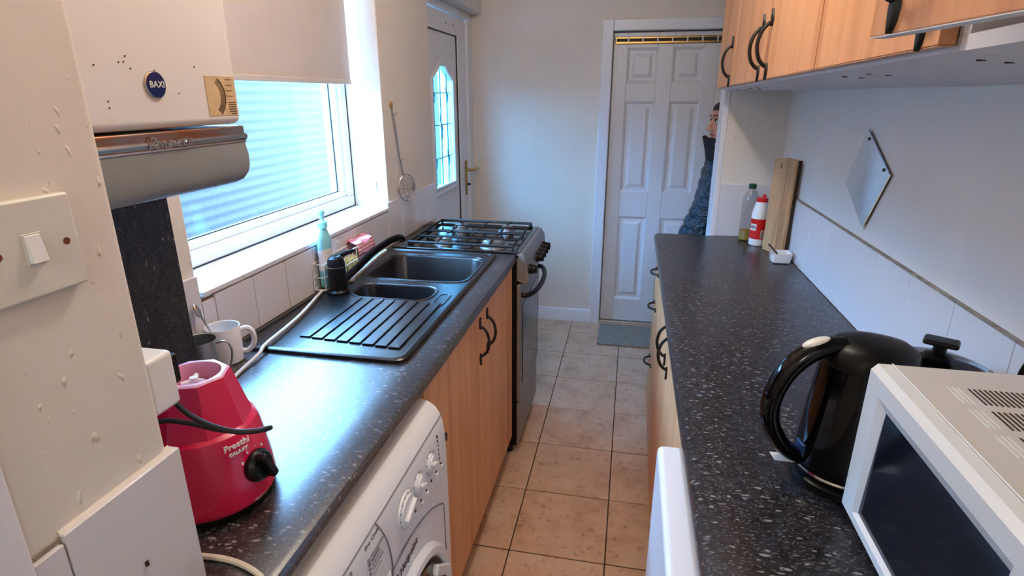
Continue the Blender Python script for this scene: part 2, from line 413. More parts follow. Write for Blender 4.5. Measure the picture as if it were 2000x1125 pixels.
box('wall_tile', 'tile', wall_left, XL, XL + 0.0085, 1.072, 1.1128, 0.911, 1.047, 0.001)
box('wall_tile', 'tile', wall_left, XL, XL + 0.0085, 0.93, 1.0702, 0.911, 1.112, 0.001)
# tiled window board
box('sill_bed', 'grout_light', wall_left, -1.1, XL - 0.001, 1.076, 2.169, 1.05, 1.0625)
y = 1.079; i = 0
while y < 2.16:
    y1 = min(y + 0.1445, 2.168)
    box('sill_tile', 'tile', wall_left, -1.098, XL + 0.011, y, y1, 1.058, 1.0705, 0.0015); y = y1 + 0.0022
# tiles of the right wall
box('grout_bed', 'grout_light', wall_right, XR - 0.0025, XR + 0.003, -0.3, 2.614, 0.905, 1.128)
t185 = bevel_mesh('wall_tile', B().box(-0.0065, 0, -0.0915, 0.0915, 0, 0.219), 'tile_right', 0.001)
for j in range(-7, 5):
    piece('wall_tile', t185, wall_right, (XR - random.uniform(0, 0.0005), 1.711 + 0.1845 * (j + 0.5) - 0.0, 0.911))
box('wall_tile', 'tile_right', wall_right, XR - 0.0065, XR, 2.635 - 0.0, 2.64, 0.911, 1.13) if False else None
box('tile_bead', 'grout', wall_right, XR - 0.008, XR, -0.3, 2.6, 1.1305, 1.1345)
# tiles of the return wall at the far end
box('wall_tile', 'tile', wall_return, 0.387, 0.60, 2.608, 2.616, 0.911, 1.135, 0.001)
# tiles of the near wall
box('grout_bed', 'grout', wall_near, -0.52, -0.5075, 0.318, 0.486, 0.86, 1.102)
box('wall_tile', 'tile', wall_near, -0.52, -0.5025, 0.3475, 0.4955, 0.86, 1.1045, 0.0015)
box('wall_tile', 'tile', wall_near, -0.52, -0.5025, 0.3165, 0.3455, 0.86, 1.097, 0.0015)
box('wall_tile', 'tile', wall_near, -0.60, -0.5235, 0.488, 0.4955, 0.915, 1.1045, 0.001)
b = B().prism([(-0.512, 1.103), (-0.506, 1.103), (-0.5085, 1.106), (-0.512, 1.110)], 'y', 0.348, 0.489); b.out('plaster_lip', 'plaster', wall_near)
b = B().tube([(-0.502, 0.42, 1.006), (-0.5018, 0.42, 1.0)], 0.0022, 8); b.out('chip', 'ink', wall_near)

# skirting and the far door
sk = B(); sk.prism([(YF, 0), (YF - 0.018, 0), (YF - 0.018, 0.072), (YF - 0.012, 0.088), (YF - 0.004, 0.092), (YF, 0.092)], 'x', -1.0, -0.212)
struct(sk.out('baseboard_far', 'white_gloss', None, 0.0015))
b = B()
b.box(-0.212, -0.146, YF - 0.022, YF + 0.06, 0, 1.921); b.box(0.62, 0.686, YF - 0.022, YF + 0.06, 0, 1.921); b.box(-0.146, 0.62, YF - 0.022, YF + 0.06, 1.858, 1.921)
struct(b.out('trim_3', 'white_gloss', None, 0.006, segs=3))
d2 = bpy.data.objects.new('door_2', None); col.objects.link(d2); d2.location = (0.24, 3.80, 0); d2['kind'] = 'structure'
DY = 3.80
xs = [-0.142, -0.055, 0.122, 0.207, 0.384, 0.616]
xs = [-0.142, -0.058, 0.122, 0.210, 0.386, 0.47]
XD1 = 0.615
b = B()
cols = [(-0.058, 0.122), (0.210, 0.386)]
rows_ = [(0.17, 0.742), (0.905, 1.46), (1.568, 1.766)]
# stiles and rails around the sunk fields
b.box(-0.142, -0.058, DY, DY + 0.04, 0.012, 1.853); b.box(0.122, 0.210, DY, DY + 0.04, 0.012, 1.853); b.box(0.386, 0.47, DY, DY + 0.04, 0.012, 1.853); b.box(0.47, XD1, DY, DY + 0.04, 0.012, 1.853)
zz = 0.012
for z0, z1 in rows_ + [(1.853, 1.9)]:
    for x0, x1 in cols: b.box(x0, x1, DY, DY + 0.04, zz, min(z0, 1.853))
    zz = z1
b.out('door_frame', 'white_gloss', d2, 0.003)
for x0, x1 in cols:
    for z0, z1 in rows_:
        p = B(); q = lambda i, yy: [(x0 + i, yy, z0 + i), (x1 - i, yy, z0 + i), (x1 - i, yy, z1 - i), (x0 + i, yy, z1 - i)]
        p.loops([q(0, DY + 0.0015), q(0.006, DY + 0.004), q(0.014, DY + 0.013), q(0.03, DY + 0.013), q(0.05, DY + 0.004)], cap0=False)
        p.out('door_panel', 'white_gloss', d2, smooth=20)
b = B().box(-0.135, 0.60, DY - 0.012, DY + 0.002, 1.787, 1.828)
strip = b.out('draught_strip', 'brass', d2, 0.004); strip['label'] = 'tarnished brass strip along the top of the door'
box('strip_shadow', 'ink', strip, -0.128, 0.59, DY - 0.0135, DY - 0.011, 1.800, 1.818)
for i in range(10):
    box('clip', 'white_gloss', strip, -0.062 + 0.085 * i, -0.054 + 0.085 * i, DY - 0.016, DY - 0.008, 1.795, 1.826)
box('threshold', 'steel', d2, -0.146, 0.62, DY - 0.03, DY + 0.04, 0.0005, 0.010, 0.002)

# window: frame, gasket, pane
w1 = bpy.data.objects.new('window_1', None); col.objects.link(w1); w1.location = (-1.13, 1.62, 1.07); w1['kind'] = 'structure'
def ring(y0, y1, z0, z1, t, x0, x1):
    b = B(); b.box(x0, x1, y0, y1, z0, z0 + t); b.box(x0, x1, y0, y1, z1 - t, z1); b.box(x0, x1, y0, y0 + t, z0 + t, z1 - t); b.box(x0, x1, y1 - t, y1, z0 + t, z1 - t); return b
ring(1.077, 2.168, 1.072, 2.078, 0.042, -1.17, -1.095).out('window_frame', 'upvc', w1, 0.004)
ring(1.117, 2.128, 1.112, 2.038, 0.022, -1.155, -1.108).out('glazing_bead', 'upvc', w1, 0.006, segs=3)
ring(1.137, 2.108, 1.132, 2.018, 0.0055, -1.1345, -1.131).out('gasket', 'black_rubber', w1)
ring(1.074, 2.171, 1.0695, 2.08, 0.003, -1.102, -1.093).out('mould_line', 'ink', w1)
box('window_pane', 'glass', w1, -1.140, -1.134, 1.139, 2.106, 1.134, 2.016)
# outer door with a leaded pane
d1 = bpy.data.objects.new('door_1', None); col.objects.link(d1); d1.location = (-1.06, 3.2, 0); d1['kind'] = 'structure'
DX = -1.03
b = B(); b.box(-1.1, DX + 0.012, 2.745, 2.80, 0, 1.967); b.box(-1.1, DX + 0.012, 3.655, 3.76, 0, 1.967); b.box(-1.1, DX + 0.012, 2.80, 3.655, 1.925, 1.967)
b.out('door_frame', 'upvc', d1, 0.004)
b = B(); b.box(-1.1, DX, 2.806, 2.925, 0.02, 1.92); b.box(-1.1, DX, 3.487, 3.65, 0.02, 1.92); b.box(-1.1, DX, 2.925, 3.487, 1.822, 1.92); b.box(-1.1, DX, 2.925, 3.487, 0.02, 0.14)
b.out('door_sash', 'upvc', d1, 0.004)
ring(2.924, 3.488, 0.139, 1.823, 0.005, -1.09, DX - 0.006).out('gasket', 'black_rubber', d1)
gp = [(3.015, 1.005), (3.385, 1.005), (3.385, 1.575), (3.345, 1.60), (3.29, 1.625), (3.25, 1.655), (3.15, 1.655), (3.11, 1.625), (3.055, 1.60), (3.015, 1.575)]
# panel with an opening for the pane
bm_ = B(); o1 = [(2.93, 0.145), (3.482, 0.145), (3.482, 1.817), (2.93, 1.817)]
def edge_loop(bm, pts):
    vs = [bm.verts.new(p) for p in pts]; return [bm.edges.new((vs[i], vs[(i + 1) % len(vs)])) for i in range(len(vs))], vs
e1, v1 = edge_loop(bm_.bm, [(DX - 0.012, *p) for p in o1]); e2, v2 = edge_loop(bm_.bm, [(DX - 0.012, *p) for p in gp])
bmesh.ops.triangle_fill(bm_.bm, edges=e1 + e2, use_beauty=True)
r = bmesh.ops.extrude_face_region(bm_.bm, geom=list(bm_.bm.faces))
bmesh.ops.translate(bm_.bm, vec=(-0.03, 0, 0), verts=[v for v in r['geom'] if isinstance(v, bmesh.types.BMVert)])
bm_.out('door_panel', 'upvc', d1, smooth=30)
bd = B().tube([(DX - 0.010, *p) for p in gp], 0.011, 6, closed=True); bd.out('pane_moulding', 'upvc', d1)
b = B(); b.box(DX - 0.016, DX + 0.004, 2.99, 3.41, 0.965, 0.985); b.out('drip_bead', 'upvc', d1, 0.004)
pane = B().prism(gp, 'x', DX - 0.03, DX - 0.024).out('door_pane', 'door_glass', d1)
def came(pts, r=0.0034): return B().tube(pts, r, 6)
for yy in (3.085, 3.2, 3.315): came([(DX - 0.023, yy, 1.006), (DX - 0.023, yy, 1.63 if yy != 3.2 else 1.655)]).out('came', 'teal', pane)
for z_ in (1.16, 1.34, 1.51): came([(DX - 0.023, 3.016, z_), (DX - 0.023, 3.384, z_)]).out('came', 'teal', pane)
for yy, z_, h in ((3.085, 1.16, 0.055), (3.315, 1.16, 0.055), (3.2, 1.34, 0.085), (3.085, 1.51, 0.055), (3.315, 1.51, 0.055)):
    came(catmull([(DX - 0.022, yy, z_ - h), (DX - 0.022, yy + 0.018, z_ - h * 0.3), (DX - 0.022, yy - 0.012, z_ + h * 0.3), (DX - 0.022, yy, z_ + h)], 5), 0.004).out('bevel_motif', 'teal', pane)
B().box(DX, DX + 0.009, 3.577, 3.607, 0.885, 1.105).out('handle_plate', 'brass', d1, 0.006)
B().tube(catmull([(DX + 0.005, 3.592, 1.045), (DX + 0.045, 3.594, 1.045), (DX + 0.052, 3.615, 1.045), (DX + 0.052, 3.70, 1.042)], 5), 0.009, 8).out('lever', 'brass', d1)
B().tube([(DX + 0.003, 3.592, 0.955), (DX + 0.03, 3.592, 0.955)], 0.008, 8).out('lock', 'ink', d1)
for yy in (3.27, 3.40): B().ball((DX + 0.0005, yy, 1.87), 0.004).out('screw', 'ink', d1)

# outside, seen through the panes
struct(box('ground_outside', 'ground', None, -14, -1.25, -8, 16, -0.2, -0.1))
prof = []
N = 30
for i in range(N * 6 + 1):
    z_ = -0.1 + 1.86 * i / (N * 6); prof.append((-2.55 + 0.0045 * math.sin(2 * PI * i / 6), z_))
prof += [(-2.62, 1.76), (-2.62, -0.1)]
fence = B().prism(prof, 'y', -2.0, 11.0).out('corrugated_fence', 'fence', None)
tag(fence, 'pale corrugated fence with horizontal ribs outside the window', 'fence')
# ================================================================== left run
# worktop with rolled front edge and a cut-out under the sink
b = B(); Z0, Z1 = 0.872, 0.91
front = [(-0.49, Z0), (-0.425, Z0), (-0.4155, Z0 + 0.005), (-0.413, Z0 + 0.014), (-0.413, Z1 - 0.012), (-0.4165, Z1 - 0.004), (-0.425, Z1), (-0.49, Z1)]
b.prism(front, 'y', 0.30, 2.118)
b.box(-0.942, -0.49, 0.497, 1.50, Z0, Z1); b.box(-0.942, -0.49, 2.04, 2.118, Z0, Z1); b.box(-0.942, -0.885, 1.50, 2.04, Z0, Z1)
b.box(-0.50, -0.49, 1.50, 2.04, Z0, Z1)
tag(b.out('left_worktop', 'worktop_l', None), 'black flecked worktop with rolled edge under the window', 'worktop')
# sink
sink = thing('kitchen_sink', 'black composite double bowl sink with ribbed drainer under the window', 'sink', (-0.70, 1.605, 0.91))
b = B(); SZ = 0.9165
n_ = 6
def L3(pts, z): return [(x, y, z) for x, y in pts]
outer = [L3(rr(-0.925, -0.482, 1.125, 2.086, 0.03, n_), 0.9101), L3(rr(-0.926, -0.481, 1.124, 2.087, 0.03, n_), 0.918), L3(rr(-0.922, -0.485, 1.128, 2.083, 0.028, n_), 0.9215), L3(rr(-0.914, -0.493, 1.136, 2.075, 0.024, n_), 0.9215), L3(rr(-0.909, -0.498, 1.141, 2.070, 0.02, n_), SZ)]
b.loops(outer, cap0=False, cap1=False)
holes = [(rr(-0.865, -0.512, 1.722, 2.012, 0.05, n_), 0.165), (rr(-0.822, -0.572, 1.532, 1.652, 0.045, n_), 0.09)]
b.bm.verts.ensure_lookup_table()
e1, _ = edge_loop(b.bm, outer[-1]); allE = list(e1)
for pts, dep in holes:
    e2, _ = edge_loop(b.bm, L3(pts, SZ)); allE += e2
bmesh.ops.triangle_fill(b.bm, edges=allE, use_beauty=True)
for pts, dep in holes:
    cx = sum(p[0] for p in pts) / len(pts); cy = sum(p[1] for p in pts) / len(pts)
    sh = lambda d: [(cx + (x - cx) * (1 - d), cy + (y - cy) * (1 - d)) for x, y in pts]
    b.loops([L3(pts, SZ), L3(sh(0.02), SZ - 0.006), L3(sh(0.06), SZ - dep * 0.85), L3(sh(0.12), SZ - dep * 0.97), L3(sh(0.2), SZ - dep)], cap0=False)
bmesh.ops.remove_doubles(b.bm, verts=b.bm.verts, dist=0.0002)
b.out('basin', 'sink', sink, smooth=40)
# raised drainer ribs with grooves between
gx = [-0.80 + 0.0355 * i for i in range(9)]
for i in range(8):
    x0, x1 = gx[i] + 0.003, gx[i + 1] - 0.003
    b = B().prism([(x0, 1.19 + 0.003 * (7 - i)), (x1, 1.19 + 0.003 * (7 - i)), (x1, 1.512), (x0, 1.512)], 'z', SZ - 0.001, SZ + 0.0045)
    b.out('drainer_rib', 'sink', sink, 0.0016)
ring2 = lambda pts, z, r: B().tube([(x, y, z) for x, y in pts], r, 6, closed=True)
ring2(rr(-0.875, -0.502, 1.712, 2.022, 0.055, n_), SZ, 0.0035).out('bowl_rim', 'sink', sink)
ring2(rr(-0.83, -0.564, 1.524, 1.66, 0.05, n_), SZ, 0.003).out('bowl_rim', 'sink', sink)
B().lathe([(0.043, 0), (0.045, 0.004), (0.038, 0.0045), (0.036, 0.001)], (-0.69, 1.80, SZ - 0.1648)).out('waste_ring', 'steel', sink)
ring2(rr(-0.546, -0.512, 1.50, 1.60, 0.015, 3), SZ, 0.002).out('overflow_rim', 'sink', sink)
# tap
tap = thing('kitchen_tap', 'black mixer tap with lever and long low spout behind the sink', 'tap', (-0.865, 1.552, SZ))
B().lathe([(0.033, 0), (0.034, 0.006), (0.028, 0.012), (0.027, 0.06), (0.0265, 0.084)], (-0.865, 1.552, SZ)).out('body', 'black', tap)
B().lathe([(0.0275, 0), (0.0275, 0.0025)], (-0.865, 1.552, SZ + 0.084)).out('collar', 'chrome', tap)
b = B(); b.lathe([(0.0265, 0), (0.0265, 0.010), (0.023, 0.024), (0.014, 0.031)], (-0.865, 1.552, SZ + 0.0865))
b.tube(catmull([(-0.865, 1.549, SZ + 0.108), (-0.862, 1.60, SZ + 0.112), (-0.858, 1.655, SZ + 0.108)], 5), 0.006, 8, radii=[0.013 - 0.0007 * i for i in range(11)])
b.out('lever', 'black', tap)
sp = catmull([(-0.862, 1.57, SZ + 0.03), (-0.853, 1.66, SZ + 0.048), (-0.845, 1.78, SZ + 0.072), (-0.83, 1.88, SZ + 0.086), (-0.818, 1.945, SZ + 0.085), (-0.812, 1.965, SZ + 0.07)], 6)
B().tube(sp, 0.0125, 10).out('spout', 'black_gloss', tap)
B().tube([(-0.812, 1.965, SZ + 0.072), (-0.811, 1.967, SZ + 0.058)], 0.012, 10).out('nozzle', 'steel', tap)
br = thing('dish_brush', 'cream washing-up brush handle lying just below the tap spout', 'brush', (-0.87, 1.72, SZ))
B().tube(catmull([(-0.872, 1.672, SZ + 0.012), (-0.862, 1.75, SZ + 0.028), (-0.852, 1.83, SZ + 0.044), (-0.846, 1.88, SZ + 0.05)], 5), 0.006, 8).out('handle', 'cream_cable', br)
B().ball((-0.874, 1.656, SZ + 0.012), 0.012, 0.018, 0.011).out('head', 'white_plastic', br)
# wire caddy on the ledge against the wall
cy0, cy1, cx0, cx1, cz0, cz1 = 1.54, 1.87, -0.9385, -0.900, 0.9225, 1.006
cad = thing('sink_caddy', 'small white wire caddy against the tiles behind the tap', 'caddy', (-0.915, 1.73, cz0))
for z_ in (cz0 + 0.003, (cz0 + cz1) / 2, cz1): B().tube([(cx0, cy0, z_), (cx1, cy0, z_), (cx1, cy1, z_), (cx0, cy1, z_)], 0.0024, 6, closed=True).out('wire_rail', 'white_plastic', cad)
for i in range(13):
    yy = cy0 + (cy1 - cy0) * i / 12; B().tube([(cx0, yy, cz1), (cx0, yy, cz0), (cx1, yy, cz0), (cx1, yy, cz1)], 0.0018, 6).out('wire', 'white_plastic', cad)
tag(box('sponge', 'sponge', None, -0.933, -0.905, 1.705, 1.79, 0.927, 0.975, 0.006), 'pale yellow sponge in the wire caddy', 'sponge')
tag(box('scouring_pad', 'scourer', None, -0.933, -0.905, 1.655, 1.698, 0.927, 0.968, 0.004), 'green scouring pad in the wire caddy', 'scourer')
b = B(); rows2 = []
for i, (z_, xo) in enumerate([(0.955, 0.0), (0.98, 0.001), (1.005, -0.001), (1.022, 0.004), (1.024, 0.012), (1.012, 0.043), (0.99, 0.047), (0.965, 0.046)]):
    rows2.append([(-0.9405 + xo + 0.002 * math.sin(j * 1.4 + i), 1.765 + 0.125 * j / 10, z_ + 0.003 * math.sin(j * 0.9)) for j in range(11)])
b.loops(rows2, False, False, closed=False)
cl = b.out('dish_cloth', 'cloth_pink', None); md = cl.modifiers.new('thick', 'SOLIDIFY'); md.thickness = 0.003; md.offset = 0
tag(cl, 'pink striped dish cloth folded over the wire caddy', 'cloth')
# washing-up liquid bottle, on the ledge between tap and wall
bt = thing('washing_up_bottle', 'aqua washing-up liquid bottle with pull cap behind the tap', 'bottle', (-0.919, 1.59, 0.9255))
b = B()
prof = [(0.030, 0.0), (0.034, 0.006), (0.035, 0.05), (0.031, 0.095), (0.034, 0.13), (0.033, 0.15), (0.024, 0.172), (0.014, 0.184), (0.012, 0.19)]
b.lathe(prof, (0, 0, 0), 24); b.xf(Matrix.Translation((-0.919, 1.59, 0.9255)) @ Matrix.Diagonal((0.48, 1.0, 1.0, 1)))
b.out('body', 'aqua', bt)
b = B(); b.lathe([(0.0155, 0.186), (0.0155, 0.203), (0.010, 0.208), (0.0065, 0.210), (0.006, 0.224), (0.0095, 0.228), (0.0095, 0.238), (0.004, 0.242)], (-0.919, 1.59, 0.9255), 16); b.out('cap', 'aqua', bt)
b = B(); b.lathe([(0.0358, 0.055), (0.0335, 0.08), (0.0322, 0.098), (0.0345, 0.122)], (0, 0, 0), 24, cap0=False, cap1=False)
b.xf(Matrix.Translation((-0.919, 1.59, 0.9255)) @ Matrix.Diagonal((0.5, 1.02, 1.0, 1))); b.out('label_band', 'white_plastic', bt)
# base unit below the sink
cab = thing('sink_base_unit', 'beech double base unit under the sink', 'cabinet', (-0.68, 1.61, 0))
b = B(); b.box(-0.93, -0.449, 1.10, 1.116, 0.10, 0.871); b.box(-0.93, -0.449, 2.098, 2.114, 0.10, 0.871); b.box(-0.93, -0.449, 1.116, 2.098, 0.10, 0.116); b.box(-0.93, -0.92, 1.116, 2.098, 0.116, 0.871)
b.out('carcass', 'beech_edge', cab)
box('plinth', 'brown_edge', cab, -0.515, -0.50, 1.10, 2.114, 0.0005, 0.099)
for y0, y1, hy in ((1.103, 1.6495, 1.605), (1.6525, 2.1125, 1.694)):
    d = box('door', 'beech', cab, -0.448, -0.428, y0, y1, 0.098, 0.866, 0.002)
    piece('bow_handle', HANDLE, d, (-0.428, hy, 0.765))
# washing machine
wm = thing('washing_machine', 'white front-loading washing machine under the left worktop', 'washing machine', (-0.66, 0.80, 0))
b = B(); pf = [(-0.93, 0.02), (-0.93, 0.85), (-0.455, 0.85), (-0.432, 0.8485), (-0.412, 0.842), (-0.398, 0.831), (-0.388, 0.815), (-0.382, 0.795), (-0.378, 0.76), (-0.376, 0.70), (-0.375, 0.02)]
b.prism(pf, 'y', 0.503, 1.095); b.out('body', 'appliance', wm, 0.006, segs=3)
for (yy) in (0.55, 1.05):
    B().lathe([(0.02, 0.0005), (0.02, 0.02)], (-0.42, yy, 0), 12).out('foot', 'black', wm); B().lathe([(0.02, 0.0005), (0.02, 0.02)], (-0.88, yy, 0), 12).out('foot', 'black', wm)
FX = lambda z: -0.375 - max(0, (z - 0.70)) * 0.04 - (0.002 if z > 0.76 else 0)
B().tube([(-0.3862, 0.506, 0.811), (-0.3862, 1.094, 0.811)], 0.0012, 6).out('panel_line', 'grey_ink', wm)
arc = [(-0.3752, 0.80 + 0.42 * math.sin(a), 0.265 + 0.42 * math.cos(a)) for a in [(-0.63 + 1.26 * i / 24) for i in range(25)]]
B().tube(arc, 0.0022, 6).out('fascia_groove', 'grey_ink', wm)
B().tube([(-0.3755, 1.053, 0.598), (-0.3755, 1.058, 0.30)], 0.0018, 6).out('fascia_groove', 'grey_ink', wm)
arc2 = catmull([(-0.3855, 0.735, 0.81), (-0.3825, 0.742, 0.795), (-0.3775, 0.757, 0.755), (-0.375, 0.765, 0.70), (-0.3745, 0.76, 0.66)], 6)
B().tube(arc2, 0.0014, 6).out('drawer_groove', 'grey_ink', wm)
for yy, z_, r_ in ((0.843, 0.752, 0.030), (0.914, 0.757, 0.0165), (0.985, 0.757, 0.0165)):
    k_ = B().lathe([(r_ * 1.25, 0), (r_ * 1.22, 0.004), (r_ * 1.02, 0.006), (r_, 0.009), (r_ * 0.8, 0.010)], (-0.3785, yy, z_), 24, 'x').out('dial', 'appliance', wm)
    a = 0.35 if r_ > 0.02 else -0.5
    bb = B(); bb.box(0.0, 0.009, -r_ * 0.85, r_ * 0.85, -r_ * 0.2, r_ * 0.2); bb.xf(Matrix.Translation((-0.370, yy, z_)) @ Matrix.Rotation(a, 4, 'X')); bb.out('grip', 'appliance', k_, 0.002)
    nt = 14 if r_ > 0.02 else 9
    for i in range(nt):
        t = 2 * PI * i / nt; rad = r_ * (1.12 if r_ > 0.02 else 1.5)
        bb = B(); bb.box(-0.0004, 0.0006, -0.0012, 0.0012, -0.0024, 0.0024); bb.xf(Matrix.Translation((-0.3735 if r_ > 0.02 else -0.3772, yy + rad * math.cos(t), z_ + rad * math.sin(t))) @ Matrix.Rotation(t - PI / 2, 4, 'X')); bb.out('mark', 'grey_ink', k_, smooth=0)
for i in range(6):
    yy = 0.885 + 0.032 * i; box('button', 'appliance', wm, -0.377, -0.3725, yy, yy + 0.008, 0.698, 0.708, 0.001); box('indicator', 'ink', wm, -0.377, -0.3745, yy - 0.001, yy + 0.003, 0.712, 0.717)
for i in range(6):
    z_ = 0.782 - 0.011 * i; box('indicator', 'ink', wm, -0.385 + 0.0003 * i, -0.3785 + 0.0005 * i, 1.040, 1.043, z_, z_ + 0.006)
box('vent_slot', 'ink', wm, -0.384, -0.3745, 1.0945, 1.0965, 0.742, 0.762)
text('Eco Cycle', 0.013, (-0.3822, 0.712, 0.800), (0, 1, 0.0), (0, 0, 1), 'grey_ink', wm, 'lettering')
text('Specials', 0.013, (-0.3822, 0.62, 0.800), (0, 1, 0), (0, 0, 1), 'grey_ink', wm, 'lettering')
for base_y in (0.685, 0.60):
    for i in range(5):
        box('print_line', 'grey_ink', wm, -0.3805, -0.3768, base_y + 0.012, base_y + random.uniform(0.04, 0.06), 0.776 - 0.009 * i, 0.7775 - 0.009 * i)
        box('print_mark', 'grey_ink', wm, -0.3805, -0.3766, base_y, base_y + 0.006, 0.775 - 0.009 * i, 0.779 - 0.009 * i)
text('Hotpoint', 0.024, (-0.3742, 0.838, 0.6475), (0, 1, 0.02), (0, 0, 1), 'ink', wm, 'lettering', shear=0.0)
box('logo', 'ink', wm, -0.376, -0.3742, 0.771, 0.784, 0.639, 0.655)
# soap drawer handle recess
b = B().prism([(-0.374, 0.70), (-0.3715, 0.694), (-0.3715, 0.674), (-0.374, 0.668)], 'y', 0.60, 0.752); b.out('drawer_grip', 'appliance', wm, 0.002)
# porthole door
dr = B().lathe([(0.218, 0.0), (0.216, 0.010), (0.210, 0.016), (0.197, 0.018), (0.188, 0.008)], (-0.375, 0.83, 0.40), 48, 'x').out('door', 'appliance', wm)
dr2 = B().lathe([(0.189, 0.009), (0.18, 0.002), (0.15, 0.012), (0.10, 0.026), (0.04, 0.03)], (-0.374, 0.83, 0.40), 40, 'x').out('porthole', 'mw_glass', dr)
B().lathe([(0.186, 0.010), (0.180, 0.0135), (0.172, 0.009)], (-0.375, 0.83, 0.40), 48, 'x', False, False).out('seal', 'black_rubber', dr)
bb = B(); bb.box(-0.02, 0.012, -0.012, 0.012, -0.05, 0.05); bb.xf(Matrix.Translation((-0.364, 0.972, 0.488)) @ Matrix.Rotation(0.85, 4, 'X')); bb.out('door_grip', 'appliance', dr, 0.004)

# cooker
Y0, Y1 = 2.124, 2.606
ck = thing('gas_cooker', 'freestanding silver and black gas cooker with four burners', 'cooker', (-0.65, 2.365, 0))
b = B(); b.box(-0.925, -0.4125, Y0, Y1, 0.045, 0.895); b.out('body', 'black', ck, 0.002)
for xx in (-0.45, -0.88):
    for yy in (Y0 + 0.03, Y1 - 0.03): B().lathe([(0.018, 0.0005), (0.018, 0.046)], (xx, yy, 0), 12).out('foot', 'black', ck)
b = B(); b.box(-0.93, -0.40, Y0, Y1, 0.893, 0.909); b.box(-0.93, -0.87, Y0, Y1, 0.909, 0.918); b.box(-0.425, -0.40, Y0, Y1, 0.909, 0.918); b.box(-0.87, -0.425, Y0, Y0 + 0.018, 0.909, 0.918); b.box(-0.87, -0.425, Y1 - 0.018, Y1, 0.909, 0.918)
b.out('hob', 'enamel', ck, 0.004)
for i in range(6):
    yy = Y0 + 0.055 + 0.066 * i; box('vent_slot', 'ink', ck, -0.925, -0.905, yy, yy + 0.045, 0.9175, 0.9188)
for xx, yy, r_ in ((-0.745, 2.24, 0.036), (-0.745, 2.49, 0.042), (-0.53, 2.235, 0.048), (-0.53, 2.50, 0.033)):
    bu = B().lathe([(r_ * 1.25, 0), (r_ * 1.2, 0.006), (r_ * 0.95, 0.008), (r_ * 0.9, 0.016), (r_, 0.018)], (xx, yy, 0.909), 26).out('burner', 'dull_steel', ck)
    B().lathe([(r_ * 0.86, 0), (r_ * 0.86, 0.005), (r_ * 0.7, 0.008)], (xx, yy, 0.9265), 24).out('burner_cap', 'steel', bu)
for side, (ya, yb) in enumerate(((Y0 + 0.022, 2.363), (2.367, Y1 - 0.022))):
    g = B(); zt = 0.934
    g.tube([(-0.862, ya, zt), (-0.432, ya, zt), (-0.432, yb, zt), (-0.862, yb, zt)], 0.0062, 6, closed=True)
    g.tube([(-0.862, (ya + yb) / 2, zt), (-0.432, (ya + yb) / 2, zt)], 0.0052, 6)
    for xc in (-0.745, -0.53):
        g.tube([(xc, ya, zt), (xc, ya + 0.075, zt + 0.008)], 0.0045, 6); g.tube([(xc, yb, zt), (xc, yb - 0.075, zt + 0.008)], 0.0045, 6)
    g.tube([(-0.638, ya, zt), (-0.638, yb, zt)], 0.0045, 6)
    for xx in (-0.862, -0.432):
        for yy in (ya, yb): g.tube([(xx, yy, zt), (xx, yy, 0.918)], 0.005, 6)
    g.out('pan_support', 'iron', ck)
b = B().prism([(-0.412, 0.80), (-0.375, 0.79), (-0.366, 0.80), (-0.372, 0.885), (-0.388, 0.912), (-0.412, 0.915)], 'y', Y0, Y1); b.out('control_panel', 'dull_steel', ck, 0.003)
for yy in (2.165, 2.345, 2.41, 2.475, 2.54):
    kb = B().lathe([(0.021, 0), (0.021, 0.006), (0.0185, 0.010), (0.017, 0.026), (0.012, 0.029)], (-0.3685, yy, 0.842), 20, 'x').out('knob', 'black', ck)
    box('pointer', 'black', kb, -0.355, -0.336, yy - 0.004, yy + 0.004, 0.826, 0.858, 0.002)
od = box('oven_door', 'dull_steel', ck, -0.412, -0.396, Y0 + 0.001, Y1 - 0.003, 0.262, 0.785, 0.004)
box('oven_glass', 'mw_glass', od, -0.397, -0.393, Y0 + 0.045, Y1 - 0.045, 0.33, 0.69, 0.002)
B().tube(catmull([(-0.405, Y0 + 0.03, 0.735), (-0.375, Y0 + 0.035, 0.732), (-0.352, Y0 + 0.12, 0.728), (-0.345, 2.365, 0.726), (-0.352, Y1 - 0.12, 0.728), (-0.375, Y1 - 0.035, 0.732), (-0.405, Y1 - 0.03, 0.735)], 6), 0.0105, 10).out('oven_handle', 'black', od)
box('drawer', 'dull_steel', ck, -0.412, -0.402, Y0 + 0.001, Y1 - 0.003, 0.052, 0.255, 0.004)
# ================================================================== things on the left
BX = -0.655; BY0, BY1 = 0.50, 0.912
bo = thing('wall_boiler', 'white wall-hung gas boiler with grey cowl beside the window', 'boiler', (-0.80, 0.70, 1.36))
b = B(); b.box(-0.949, BX, BY0, BY1, 1.4535, 2.18); b.out('casing', 'boiler', bo, 0.012, segs=3)
b = B(); b.box(-0.945, BX + 0.001, BY0, BY1, 1.4325, 1.4505); tr_ = b.out('trim_strip', 'orange_reflection', bo, 0.003)
B().tube([(BX - 0.001, BY0, 1.4325), (BX - 0.001, BY1 + 0.001, 1.4325)], 0.0055, 10).out('chrome_bead', 'chrome', tr_)
B().box(-0.94, BX + 0.002, BY0, BY1 + 0.001, 1.4225, 1.4275).out('lower_bead', 'chrome', tr_, 0.002)
text('Pano-ace', 0.023, (BX + 0.0055, 0.735, 1.4355), (0, 1, 0), (0, 0, 1), 'chrome', tr_, 'script_lettering', depth=0.0008, shear=0.45)
